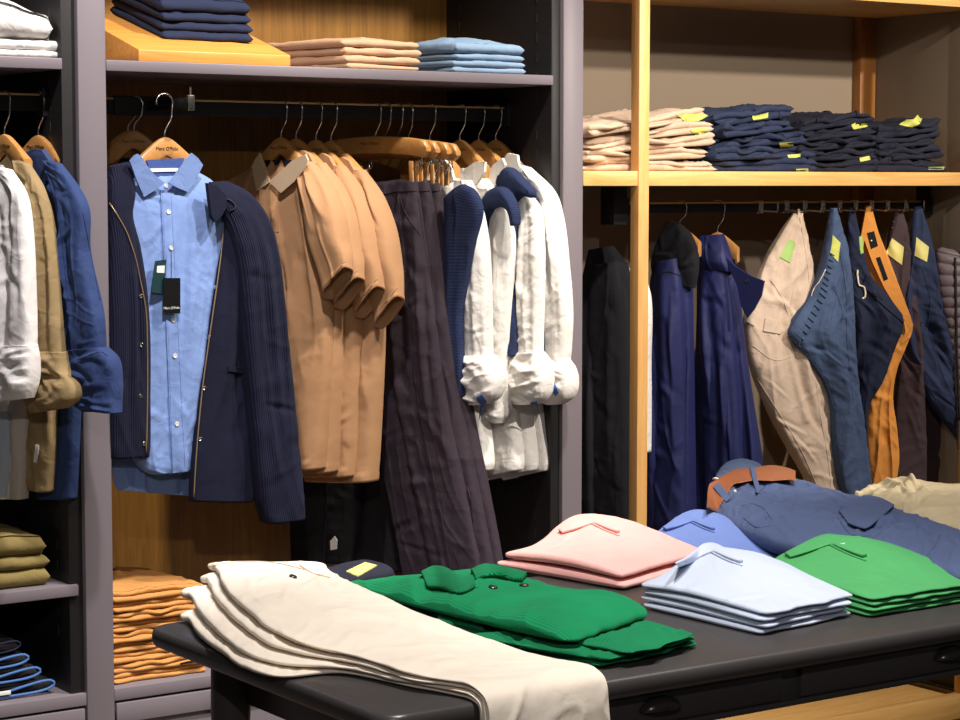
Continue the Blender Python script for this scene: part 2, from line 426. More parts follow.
def wood(name, c0, c1, stretch=(14, 14, 1.0), scale=3.0, rough=.45, dist=2.5):
    m, nt, b = newmat(name); N = nt.nodes; L = nt.links
    tc = N.new('ShaderNodeTexCoord'); mp = N.new('ShaderNodeMapping'); mp.inputs['Scale'].default_value = stretch
    L.new(tc.outputs['Object'], mp.inputs['Vector'])
    n1 = N.new('ShaderNodeTexNoise'); n1.inputs['Scale'].default_value = scale; n1.inputs['Detail'].default_value = 8; n1.inputs['Distortion'].default_value = dist; n1.inputs['Roughness'].default_value = .6
    L.new(mp.outputs[0], n1.inputs['Vector'])
    cr_ = N.new('ShaderNodeValToRGB'); cr_.color_ramp.elements[0].position = .3; cr_.color_ramp.elements[1].position = .7
    cr_.color_ramp.elements[0].color = srgb(*c0); cr_.color_ramp.elements[1].color = srgb(*c1)
    L.new(n1.outputs['Fac'], cr_.inputs[0]); L.new(cr_.outputs[0], b.inputs['Base Color'])
    b.inputs['Roughness'].default_value = rough
    bp = N.new('ShaderNodeBump'); bp.inputs['Strength'].default_value = .12; bp.inputs['Distance'].default_value = .002
    L.new(n1.outputs['Fac'], bp.inputs['Height']); L.new(bp.outputs[0], b.inputs['Normal'])
    return m
# ------------------------------------------------------------ camera
cd = bpy.data.cameras.new('camera'); cd.sensor_width = 36; cd.lens = FPX*36/960; cd.clip_start = .05
co = bpy.data.objects.new('camera', cd); COL.objects.link(co)
co.matrix_world = Matrix(((RT[0], UP[0], -FW[0], CAM[0]), (RT[1], UP[1], -FW[1], CAM[1]), (RT[2], UP[2], -FW[2], CAM[2]), (0, 0, 0, 1)))
SC.camera = co
cd.dof.use_dof = False
# ------------------------------------------------------------ materials of the fittings
M = {}
M['lacquer'] = plain('grey_lacquer', (120, 112, 117), .38, spec=.45, bump=.03, bs=120)
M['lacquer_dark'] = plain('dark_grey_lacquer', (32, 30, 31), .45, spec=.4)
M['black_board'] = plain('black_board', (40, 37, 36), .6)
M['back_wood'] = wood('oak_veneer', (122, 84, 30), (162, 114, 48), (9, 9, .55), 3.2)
M['shelf_wood'] = wood('light_oak_lengthwise', (212, 158, 88), (230, 184, 114), (.8, 10, 10), 3.0)
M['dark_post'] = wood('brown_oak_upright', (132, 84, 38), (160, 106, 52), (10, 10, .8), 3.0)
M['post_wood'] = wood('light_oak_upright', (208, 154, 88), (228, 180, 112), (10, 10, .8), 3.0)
M['riser_wood'] = wood('honey_oak', (200, 132, 56), (222, 158, 78), (.9, 9, 9), 2.6)
M['taupe'] = plain('taupe_wall_paint', (139, 124, 106), .75, spec=.25, bump=.05, bs=260)
M['rail_black'] = plain('black_steel', (26, 25, 25), .45, spec=.4)
M['steel'] = plain('polished_steel', (205, 198, 188), .22, metal=1)
M['lit_edge'] = plain('lit_edge_tone', (214, 180, 122), .35, metal=.35)  # bright tone stands in for light along the rails' upper edge
M['table'] = plain('charcoal_table_paint', (64, 61, 61), .34, spec=.5, bump=.06, bs=90, var=.15)
M['iron'] = plain('dark_cast_iron', (62, 59, 58), .25, metal=.5)
M['floor'] = wood('floor_boards', (88, 70, 54), (112, 92, 72), (1, 8, 8), 2)
# ------------------------------------------------------------ setting
def struct(o): o['kind'] = 'structure'; return o
struct(MB().box(-4, 7, -7, .62, -.06, 0, 0).build('floor', M['floor']))
struct(MB().box(-4, 7, .56, .62, 0, 3.4, 0).build('wall_back', M['taupe']))
# ------------------------------------------------------------ grey shelving unit
su = empty('shelving_unit', 'tall grey lacquered wall shelving with oak back panel holding the hanging shirts', 'shelving unit', (2.6, .25, 0))
TOP = 2.42
for x0, x1 in ((.62, .69), (1.913, 1.979), (3.206, 3.269)):
    MB().box(x0, x1, 0, .5, 0, TOP, .004).build('upright', M['lacquer'], su)
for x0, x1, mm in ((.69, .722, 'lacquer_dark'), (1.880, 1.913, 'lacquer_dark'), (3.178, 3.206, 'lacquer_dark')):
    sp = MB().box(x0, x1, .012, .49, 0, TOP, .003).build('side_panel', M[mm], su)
    # rows of shelf-pin slots
    m = MB(); xx = x1 if x0 < 1 else x0
    for yy in (.075, .42):
        for k in range(36):
            z = .62+k*.048
            if z < TOP-.05: m.box(xx-.0012, xx+.0012, yy-.003, yy+.003, z-.011, z+.011, 0)
    m.build('pin_slots', M['black_board'], sp)['kind'] = 'stuff'
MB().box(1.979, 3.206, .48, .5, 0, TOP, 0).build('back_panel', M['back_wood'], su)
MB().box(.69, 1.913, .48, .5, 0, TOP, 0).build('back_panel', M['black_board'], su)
def shelf(nm, x0, x1, z0, z1, y0=.002, y1=.479): return MB().box(x0, x1, y0, y1, z0, z1, .0025).build(nm, M['lacquer'], su)
shelf('shelf', .722, 1.879, 1.843, 1.867); shelf('shelf', 1.980, 3.177, 1.843, 1.867)
shelf('shelf', .722, 1.898, .707, .732)
shelf('base_deck', .69, 1.913, .462, .490); shelf('base_deck', 1.979, 3.206, .462, .490)
shelf('top_board', .69, 1.913, 2.39, 2.42); shelf('top_board', 1.979, 3.206, 2.39, 2.42)
def drawer(x0, x1, z0, z1):
    y = .0; b = .045
    m = MB()
    m.box(x0, x1, y, y+.02, z1-b, z1, .002).box(x0, x1, y, y+.02, z0, z0+b, .002)
    m.box(x0, x0+b, y, y+.02, z0+b, z1-b, .002).box(x1-b, x1, y, y+.02, z0+b, z1-b, .002).box(x0+b-.003, x1-b+.003, y+.009, y+.018, z0+b-.003, z1-b+.003, 0)
    d = m.build('drawer', M['lacquer'], su)
    xc = (x0+x1)/2
    MB().tube([(xc-.07, y+.002, (z0+z1)/2), (xc-.07, y-.025, (z0+z1)/2), (xc+.07, y-.025, (z0+z1)/2), (xc+.07, y+.002, (z0+z1)/2)], .005, 10).build('handle', M['iron'], d)
for x0, x1 in ((.695, 1.3), (1.306, 1.908), (1.983, 2.59), (2.596, 3.202)):
    drawer(x0, x1, .245, .4565); drawer(x0, x1, .03, .24)
# rails: flat black bar with an upper edge coloured bright as if lit
def rail(x0, x1, zt, zb, y, parent, ends=True):
    r = MB().box(x0, x1, y-.005, y+.005, zb, zt-.004, .001).build('hanging_rail', M['rail_black'], parent)
    MB().box(x0, x1, y-.0058, y+.0058, zt-.005, zt, .0015).build('lit_rail_edge', M['lit_edge'], r)
    for x in (x0, x1):
        s = 1 if x == x0 else -1
        MB().box(min(x, x+s*.014), max(x, x+s*.014), y-.02, y+.02, zb-.012, zt+.012, .003).build('bracket', M['rail_black'], r)
    return r
RZ = 1.795; RB = 1.757; RY = .2
rail(.722, 1.880, RZ, RB, .10, su); rail(1.980, 3.178, RZ, RB, RY, su)
# front-facing arm with stop pin that carries the blue shirt
arm = MB().box(2.085, 2.255, RY-.014, RY+.014, RB-.002, RZ+.004, .003).box(2.165, 2.176, -.012, RY, 1.765, 1.790, .002).build('display_arm', M['rail_black'], su)
MB().box(2.162, 2.179, -.024, -.012, 1.761, 1.795, .002).tube([(2.1705, -.018, 1.79), (2.1705, -.018, 1.812)], .003, 8).build('arm_end_plate', M['steel'], arm)
# ------------------------------------------------------------ oak display unit on the right
ou = empty('wooden_display_unit', 'light oak framed display shelf unit with taupe panels holding jeans stacks', 'display unit', (4.0, .25, 0))
for x0, x1, y0, y1 in ((3.446, 3.480, 0, .034), (4.668, 4.702, 0, .034), (4.652, 4.716, .44, .475), (3.446, 3.480, .44, .475)):
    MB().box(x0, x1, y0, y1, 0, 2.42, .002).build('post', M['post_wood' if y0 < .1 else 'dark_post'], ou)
MB().box(3.272, 4.716, .004, .44, 1.595, 1.633, .002).build('shelf', M['shelf_wood'], ou)
MB().box(3.272, 4.716, .004, .44, 2.10, 2.138, .002).build('shelf', M['shelf_wood'], ou)
MB().box(3.272, 4.716, .036, .44, .062, .10, .002).box(3.272, 4.716, .004, .034, .04, .112, .002).build('base_deck', M['shelf_wood'], ou)
MB().box(3.272, 4.72, .476, .5, 0, 2.42, 0).build('back_panel', M['taupe'], ou)
spn = MB().box(4.72, 4.75, 0, .5, 0, 2.42, .002).build('side_panel', M['taupe'], ou)
MB().box(4.704, 4.7195, .05, .43, .112, .19, .002).build('skirting', M['rail_black'], ou)
RZ2 = 1.551; RB2 = 1.522
rr = rail(3.545, 4.70, RZ2, RB2, RY, ou)
MB().box(3.50, 3.545, RY-.03, RY+.03, RB2-.03, 1.594, .003).build('rail_mount', M['rail_black'], rr)
MB().box(4.668, 4.69, RY-.02, RY+.02, RB2-.02, 1.594, .003).build('rail_mount', M['rail_black'], rr)
# ------------------------------------------------------------ oak riser on the top shelf
rz = tag(MB().prism([(2.065, .02, 1.8675), (2.065, .02, 1.893), (2.065, .36, 1.995), (2.065, .36, 1.8675)], (.38, 0, 0), .003).build('display_riser', M['riser_wood']), 'sloping honey oak display riser on top shelf under the navy stack', 'display riser')
# ------------------------------------------------------------ table
TZ = .8
tb = empty('display_table', 'charcoal painted wooden display table with drawers and folded clothes on top', 'table', (2.9, -1.19, 0))
def bowed(x0, x1, y0, y1, r, bow, n=8):
    """outline with round corners and slightly bowed ends"""
    pts = []
    for cx, cy, a0 in ((x0+r, y0+r, PI), (x1-r, y0+r, 1.5*PI), (x1-r, y1-r, 0), (x0+r, y1-r, .5*PI)):
        for k in range(n+1):
            a = a0+k/n*PI/2; pts.append([cx+r*math.cos(a), cy+r*math.sin(a)])
    return pts
def topslab(x0, x1, y0, y1, z0, z1, mat, name, parent):
    prof = [(.012, z0), (.004, z0+.003), (0, z0+.010), (0, z1-.012), (.0012, z1-.006), (.004, z1-.0022), (.008, z1)]
    V = []; Fc = []; n = 0
    for ins, z in prof:
        o = bowed(x0+ins, x1-ins, y0+ins, y1-ins, .045, 0); n = len(o); V += [(p[0], p[1], z) for p in o]
    for i in range(len(prof)-1):
        for k in range(n): Fc.append((i*n+k, i*n+(k+1) % n, (i+1)*n+(k+1) % n, (i+1)*n+k))
    Fc += [tuple(range(n))[::-1], tuple((len(prof)-1)*n+k for k in range(n))]
    m = MB(); m.add(V, Fc); return m.build(name, mat, parent)
topslab(1.68, 4.05, -1.60, -.775, TZ-.035, TZ, M['table'], 'tabletop', tb)
m = MB(); m.box(1.80, 1.82, -1.52, -.86, .672, TZ-.034, .002).box(3.95, 3.97, -1.52, -.84, .672, TZ-.034, .002).box(1.79, 3.95, -.86, -.84, .672, TZ-.034, .002)
m.box(1.79, 3.95, -1.560, -1.540, TZ-.046, TZ-.034, .001).box(1.79, 3.95, -1.562, -1.540, .690, .7, .002)
for x in (1.775, 2.528, 3.245, 3.93): m.box(x-.006, x+.052, -1.549, -1.536, .69, TZ-.034, .001)
m.build('apron', M['table'], tb)
for x0, x1 in ((1.818, 2.525), (2.571, 3.242), (3.288, 3.927)):
    d = MB().box(x0, x1, -1.557, -1.535, .7015, TZ-.0475, .002).build('drawer', M['table'], tb)
    xc = (x0+x1)/2; zc = (.70+TZ-.047)/2+.010
    if x0 < 2: xc = Py(660, 702, -1.56)[0]
    elif x0 < 3: xc = Py(951, 645, -1.56)[0]
    # cup pull: half shell
    V = []; Fc = []; nu, nv = 18, 8
    for i in range(nu+1):
        for j in range(nv+1):
            a = PI*i/nu; b = PI/2*j/nv
            V.append((xc-.040*math.cos(a)*math.cos(b)**.8, -1.557-.024*math.sin(b), zc-.012+.022*math.sin(a)*math.cos(b)**.8+.004*math.sin(b)))
    for i in range(nu):
        for j in range(nv): q = i*(nv+1)+j; Fc.append((q, q+nv+1, q+nv+2, q+1))
    mm = MB(); mm.add(V, Fc)
    h = mm.build('cup_handle', M['iron'], d, smooth=True)
    sm = h.modifiers.new('shell', 'SOLIDIFY'); sm.thickness = .002
for x, y in ((1.785, -.915), (1.80, -1.485), (3.93, -.885), (3.93, -1.485)):
    m = MB(); sx = -.012 if x < 3 else .012
    zs = [TZ-.034, .66, .64, .4, .2, .06, 0]; rs = [.036, .036, .035, .036, .034, .032, .03]
    m.tube([(x+sx*(1-z/.8), y, z) for z in zs], rs, 24); m.build('leg', M['table'], tb, smooth=False)
# ------------------------------------------------------------ light
w = bpy.data.worlds.new('shop_ambient'); SC.world = w; w.use_nodes = True
w.node_tree.nodes['Background'].inputs[0].default_value = (1.0, .93, .9, 1); w.node_tree.nodes['Background'].inputs[1].default_value = .06
def spot(name, loc, tgt, power, size, blend=.4, rad=.05, col=(1, .9, .78)):
    l = bpy.data.lights.new(name, 'SPOT'); l.energy = power; l.spot_size = math.radians(size); l.spot_blend = blend; l.shadow_soft_size = rad; l.color = col
    o = bpy.data.objects.new(name, l); o.location = loc; d = Vector(tgt)-Vector(loc); o.rotation_euler = d.to_track_quat('-Z', 'Y').to_euler(); COL.objects.link(o)
WARM = (1, .90, .79); NEUT = (1, .94, .89)
spot('ceiling_or_fill_spot', (1.75, -1.25, 3.3), (1.75, .1, 1.3), 235, 60, .6, col=(1, .94, .96))
spot('ceiling_or_fill_spot', (2.95, -1.15, 3.3), (2.45, .1, 1.3), 240, 60, .6, col=WARM)
spot('ceiling_or_fill_spot', (3.5, -1.25, 3.3), (3.1, .1, 1.3), 150, 55, .6, col=NEUT)
spot('ceiling_or_fill_spot', (4.7, -2.6, 3.1), (4.1, .1, 1.3), 420, 44, .5, col=WARM)
spot('ceiling_or_fill_spot', (3.3, -3.0, 2.95), (4.05, .4, 1.8), 260, 26, .5, col=WARM)
spot('ceiling_or_fill_spot', (1.9, -2.2, 3.3), (2.2, -1.2, .8), 290, 50, .6, col=NEUT)
spot('ceiling_or_fill_spot', (3.3, -2.0, 3.3), (3.0, -1.2, .8), 210, 50, .6, col=NEUT)
spot('ceiling_or_fill_spot', (-.6, -5.2, 3.2), (2.6, -1.2, .75), 170, 40, .7, col=NEUT)  # unseen frontal fill lamp, added to brighten the table front
SC.view_settings.view_transform = 'Standard'; SC.view_settings.look = 'None'; SC.view_settings.gamma = 1; SC.view_settings.use_curve_mapping = False
SC.view_settings.exposure = 0.0
# ------------------------------------------------------------ cloth materials
M['hanger'] = wood('beech_hanger', (176, 122, 62), (200, 146, 84), (6, 6, 6), 4, .4, 1)
M['ink'] = plain('dark_print', (48, 34, 24), .7)
M['wire'] = plain('hook_wire', (200, 196, 190), .25, metal=1)
M['blue_oxford'] = cloth('blue_oxford', (122, 148, 200), .05, 1400, .2, crease=.22, cscale=26, crk=0.14)
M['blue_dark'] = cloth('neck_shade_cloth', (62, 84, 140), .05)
M['knit_navy'] = cloth('navy_knit', (17, 20, 43), .12, 700, .3, rib=62, ribd=.5, crease=.15, sheen=.25)
M['knit_navy_plain'] = cloth('navy_fine_knit', (16, 19, 41), .12, 800, .35, crease=.15, sheen=.25)
M['zip'] = plain('zip_brass', (168, 140, 100), .35, metal=.5)
M['pearl'] = plain('pearl_button', (226, 222, 208), .25, spec=.6)
M['tag_black'] = plain('black_card', (10, 10, 11), .6, spec=.2)
M['tag_white'] = plain('white_print', (232, 230, 224), .6)
M['tag_green'] = plain('dark_teal_card', (14, 52, 56), .5)
M['tag_lime'] = plain('lime_card', (196, 200, 92), .6)
M['tag_leaf'] = plain('leaf_green_card', (150, 184, 96), .6)
M['tag_yellow'] = plain('pale_yellow_card', (214, 204, 120), .6)
M['camel'] = cloth('camel_jersey', (174, 132, 94), .05, 1200, .2, crease=.15, cscale=16, crk=0.08)
M['lit_camel_collar'] = cloth('lit_camel_collar', (216, 188, 154), .04, 1200, .2, crease=.08)  # camel made paler: light on the foremost collar put into the colour
M['aubergine'] = cloth('aubergine_twill', (48, 39, 47), .10, 1200, .25, crease=.3, cscale=22, crk=0.5)
M['white'] = cloth('white_poplin', (226, 222, 216), .02, 1400, .12, crease=.4, cscale=28, sheen=.05, crk=0.28)
M['vest_navy'] = cloth('navy_rib_knit', (36, 47, 80), .12, 700, .3, rib=90, ribd=.5, crease=.1, sheen=.2, axis='Y')
M['black_cloth'] = cloth('black_twill', (30, 27, 30), .1, 1200, .2, crease=.3, crk=0.3)
M['black_cord'] = plain('black_cord', (18, 18, 20), .7)
M['blue_trim'] = cloth('blue_trim', (84, 108, 170), .05)
BR = "Marc O\u2019Polo"
# ------------------------------------------------------------ hangers
def hook_mb(c, zt, d, rz, n, lean=0.0):
    """steel swivel hook: stem out of the hanger, up and over the rail"""
    c = np.asarray(c, float); pts = [np.array([c[0], c[1], zt-.012])+d*0]
    z0 = zt+.012; pts.append(np.array([c[0], c[1], z0]))
    pts.append(np.array([c[0], c[1], zt+(rz-zt)*.45])+d*.016)
    r = .0205; cc = np.array([c[0], c[1], rz-.0165])
    for k in range(11):
        a = math.radians(-20+k*21); pts.append(cc+d*(r*math.cos(a))+Z3*(r*math.sin(a)))
    A = cr([list(p)+[0]*3 for p in pts], 40)[:, :3]
    return MB().tube(A, .0021, 8)
def hanger(x, y, a, zt, label, rz=None, W=.128, group='wooden hangers on the rails', logo=True, drop=.098):
    rz = rz if rz is not None else RZ; a = math.radians(a); d = np.array([math.cos(a), math.sin(a), 0]); n = np.array([d[1], -d[0], 0])
    if np.dot(n, CAM-np.array([x, y, zt])) < 0: n = -n
    h = empty('wooden_hanger', label, 'hanger', (x, y, zt), group)
    c = np.array([x, y, 0.])
    hs = np.linspace(-1, 1, 41); top = []; bot = []
    for q in hs:
        u = abs(q); xm = u*W; zz = zt-.9*(math.sqrt(xm*xm+.018**2)-.018)
        th = .052-.020*smooth01(xm/.12)
        if xm < .034: th -= .010*(1-xm/.034)
        top.append((q*W, zz)); bot.append((q*W, zz-th))
    V = []; Fc = []; prof = [(-1, .72), (-.75, .93), (0, 1.0), (.75, .93), (1, .72)]
    ring = top+bot[::-1]; m = len(ring); mid = [( (top[i][0]), (top[i][1]+bot[i][1])/2) for i in range(41)]; midr = mid+mid[::-1]
    for s, k in prof:
        for i, (q, z) in enumerate(ring):
            tk = .0085+.5*q*q
            V.append(c+d*q+Z3*(midr[i][1]+(z-midr[i][1])*k)+n*(s*tk))
    for i in range(4):
        for k in range(m): Fc.append((i*m+k, i*m+(k+1) % m, (i+1)*m+(k+1) % m, (i+1)*m+k))
    for b in (0, 4*m):
        for k in range(40): Fc.append((b+k, b+k+1, b+m-2-k, b+m-1-k))
    MB().add(V, Fc).build('hanger_body', M['hanger'], h)
    hook_mb((x, y), zt, d, rz, n).build('hook', M['wire'], h, smooth=True)
    if logo: lettering('logo', BR, .0108, c+Z3*(zt-.026)+n*.0094, d, n, M['ink'], h, 1.0)
    return h
def hx(px, py=103, y=None): return Py(px, py, RY if y is None else y)[0]
def zat(px, py, x, y): return hit(px, py, (x, y, 0), np.array([CAM[0]-x, CAM[1]-y, 0]))[2]
def buttons(pts, cast, r, mat, parent, t=.0022, name='button'):
    for x, y in pts:
        p, n = cast(x, y)
        if p is not None: MB().disc(p, n, r, t, 16).build(name, mat, parent)
# ------------------------------------------------------------ blue shirt and knitted jacket facing out
yS = .035; xS = Py(165, 140, yS)[0]
hanger(xS, yS, 2, zat(165, 137, xS, yS), 'wooden hanger facing out above the open blue shirt collar', rz=1.795, group=None, W=.072, drop=.052)
PS = Plane(xS, yS, 2)
sh = empty('blue_shirt', 'light blue button shirt facing out under an open navy knitted jacket', 'shirt', (xS, yS, 1.1))
f = Folds(3).drape(9, .09, .75, .006, .012, (.05, .4), (.6, 1)).wrinkle(16, .10, .75, .0022, .006, .07).noise(.002)
body = ploft('shirt_body', PS, [(150, 166, 186, 166, .022, -.012), (132, 182, 212, 182, .05, -.006), (124, 205, 226, 205, .06), (122, 260, 224, 260, .062), (120, 330, 222, 330, .062), (118, 400, 216, 400, .06), (124, 440, 200, 440, .056), (140, 468, 190, 466, .05), (150, 474, 187, 471, .045)], M['blue_oxford'], sh, front=f, nv=120, hollow1=.05)
ploft('back_tail', PS, [(114, 420, 196, 420, .012, -.036), (112, 455, 194, 455, .014, -.036), (113, 480, 192, 482, .014, -.036), (117, 490, 190, 496, .012, -.036)], M['blue_oxford'], sh, front=Folds(5).drape(4, .08, .2, .006, .01), nv=40)
cb = caster([body], PS)
drape('neck_shade_piece', [(146, 160), (184, 158), (178, 176), (166, 182), (152, 176)], pcast(PS, .012), M['blue_dark'], sh, N=PS.n, t=.001)  # shade inside the collar put into a darker blue
drape('neck_label', [(147, 168.5), (178, 168), (177, 171.5), (148, 172)], pcast(PS, .0145), M['tag_white'], sh, N=PS.n, t=.001)
def flap(name, pts, pl, off, gx, gy, x0, y0, mat, par, t=.004): return drape(name, pts, pcast(pl, off, gx, gy, x0, y0), mat, par, t=t, N=pl.n, res=2)
flap('collar', [(137, 154), (133, 156), (129, 161), (135, 178), (143, 197), (153, 191), (164, 183), (154, 175), (146, 165), (141, 157)], PS, .034, .0004, -.0003, 146, 176, M['blue_oxford'], sh)
flap('collar', [(191, 153), (197, 158), (202, 165), (195, 180), (187, 192), (177, 188), (168, 183), (174, 175), (180, 167), (186, 158)], PS, .034, -.0004, -.0003, 186, 176, M['blue_oxford'], sh)
drape('placket', [(160, 190), (173, 190), (176, 250), (180, 330), (184, 410), (187, 471), (172, 473), (169, 410), (166, 330), (163, 250)], cb, M['blue_oxford'], sh, t=.0024)
cp = caster([o for o in sh.children if o.name.startswith(('shirt_body', 'placket'))], PS)
buttons([(166, 186), (168.5, 212), (171, 248), (173, 320), (175, 356), (177, 424)], cp, .0052, M['pearl'], sh)
m = MB()
for dx in (1.2, -1.2):
    pass
for pts in ([(162, 192), (165, 250), (168, 330), (171, 410), (173, 470)], [(171, 192), (174, 250), (178, 330), (182, 410), (185, 468)]): seam('', pts, cp, None, None, .0006, n=60, mb=m)
m.build('stitching', M['blue_oxford'], sh)
# jacket
jk = empty('knitted_jacket', 'navy ribbed knit zip jacket hanging open over the light blue shirt', 'jacket', (xS+.05, yS, 1.0))
fj = Folds(11).drape(7, .06, .75, .007, .016, (.1, .5), (.6, 1)).noise(.002)
jr = ploft('front_panel', PS, [(206, 184, 240, 190, .03, .012), (219, 203, 256, 206, .045, .018), (222, 230, 262, 232, .05, .02), (216, 270, 262, 272, .052, .022), (206, 335, 262, 337, .052, .024), (197, 400, 262, 402, .05, .024), (192, 450, 258, 452, .05, .024), (190, 488, 256, 490, .046, .024), (190, 501, 250, 502, .042, .024)], M['knit_navy_plain'], jk, front=fj, hem=.0, nv=110, hollow1=.05)
jl = ploft('front_panel', PS, [(110, 166, 128, 162, .03, .004), (108, 185, 134, 190, .04, .010), (108, 205, 131, 215, .045, .016), (108, 240, 139, 248, .046, .02), (108, 290, 146, 296, .046, .022), (108, 345, 149, 348, .045, .022), (108, 400, 149, 402, .044, .022), (109, 445, 149, 446, .042, .022), (111, 459, 148, 456, .038, .022)], M['knit_navy'], jk, front=Folds(13).drape(5, .03, .6, .004, .01).noise(.0015), nv=100, hollow1=.05)
fs = Folds(17).drape(6, .05, .75, .008, .014, (.05, .4), (.5, 1), .2).wrinkle(8, .05, .75, .004, .01, .07, (-.5, .5)).noise(.002)
js = ploft('sleeve', PS, [(208, 182, 226, 181, .02, .012), (214, 196, 246, 192, .05, .026), (224, 220, 263, 214, .072, .034), (234, 262, 275, 254, .08, .042), (238, 320, 282, 314, .08, .046), (243, 390, 290, 386, .078, .05), (250, 455, 297, 453, .074, .052), (257, 500, 301, 496, .07, .054), (263, 523, 302, 518, .064, .054)], M['knit_navy'], jk, front=fs, nv=120, hollow1=.06)
cj = caster([jr, jl, js], PS)
for s, pts in ((0, [(110, 203), (120, 220), (129, 238), (138, 270), (145.5, 310), (147, 350), (147, 400), (146, 453)]), (1, [(225, 210), (223, 240), (218, 280), (210, 335), (203, 385), (198.5, 430), (195.5, 470), (194, 497)])):
    seam('zip_tape', pts, caster([jl if s == 0 else jr], PS), M['zip'], jk, .0015, .0012, 60)
buttons([(141, 296), (141.5, 345), (140.5, 396), (144, 444), (215.5, 287), (209, 337), (204.5, 388), (200.5, 439)], cj, .0048, M['steel'], jk, .002, 'snap')
drape('pocket_welt', [(228, 366), (243, 368), (243, 373), (228, 371)], cj, M['knit_navy_plain'], jk, t=.003)
seam('seam', [(220, 206), (232, 224), (240, 255), (246, 300)], cj, M['black_cord'], jk, .0009)
seam('drawcord', [(213, 203), (218, 198), (226, 199), (233, 203), (235, 208), (230, 211)], cj, M['black_cord'], jk, .0018, .003)
MB().tube([Py(212, 217, .0)+np.array([0, 0, 0]), Py(213.5, 222, .0)], .003, 8).build('cord_end', M['steel'], jk)
flap('jacket_collar', [(205, 183), (214, 186), (224, 196), (224, 207), (219, 216), (213, 222), (209, 215), (207, 200)], PS, .052, 0, 0, 210, 200, M['knit_navy_plain'], jk, .012)
# swing tags
tg = tag(drape('swing_tag', [(163.2, 278), (180, 278), (180, 313.3), (163.2, 313.3)], pcast(PS, .046), M['tag_black'], None, t=.0012, N=PS.n, res=6), 'black swing tag with white lettering hanging on light blue shirt', 'tag')
ground(tg)
lettering('lettering', BR, .0076, PS.at(171.6, 308, .0486), PS.d, PS.n, M['tag_white'], tg)
MB().tube([PS.at(171, 249, .045), PS.at(171.5, 262, .047), PS.at(171.5, 279, .0475)], .0007, 6).build('string', M['black_cord'], tg)
tg2 = tag(ground(drape('care_tag', [(155, 261), (166, 259.5), (164, 294), (150.5, 292)], pcast(PS, .041), M['tag_green'], None, t=.0012, N=PS.n, res=6)), 'dark teal folded tag with white sticker behind the black swing tag', 'tag')
drape('sticker', [(157, 266), (164.5, 265.5), (164, 273), (156.5, 272.5)], pcast(PS, .0425), M['tag_white'], tg2, t=.0008, N=PS.n, res=6)
# hanger and dark jacket tucked behind, against the upright
hanger(hx(134, 103, .19), .19, -40, 1.722, 'wooden hanger half hidden behind the front facing one', group=None, W=.085, drop=.06)
hanger(hx(128, 103, .24), .24, -40, 1.722, 'rearmost wooden hanger beside the grey upright, behind the blue shirt', group=None, W=.085, drop=.06)
xB = hx(130, 103, .2); PB = Plane(xB, .24, -30)
bj = empty('dark_jacket', 'nearly black jacket hidden behind the navy knitted jacket near the upright', 'jacket', (xB, .2, 1.1))
ploft('jacket_body', PB, [(122, 158, 142, 158, .03), (112, 172, 160, 172, .06), (112, 230, 170, 230, .07), (112, 330, 172, 330, .08), (112, 440, 172, 440, .08)], M['black_cloth'], bj, front=Folds(21).drape(6, .1, .7, .01, .02), nv=60)
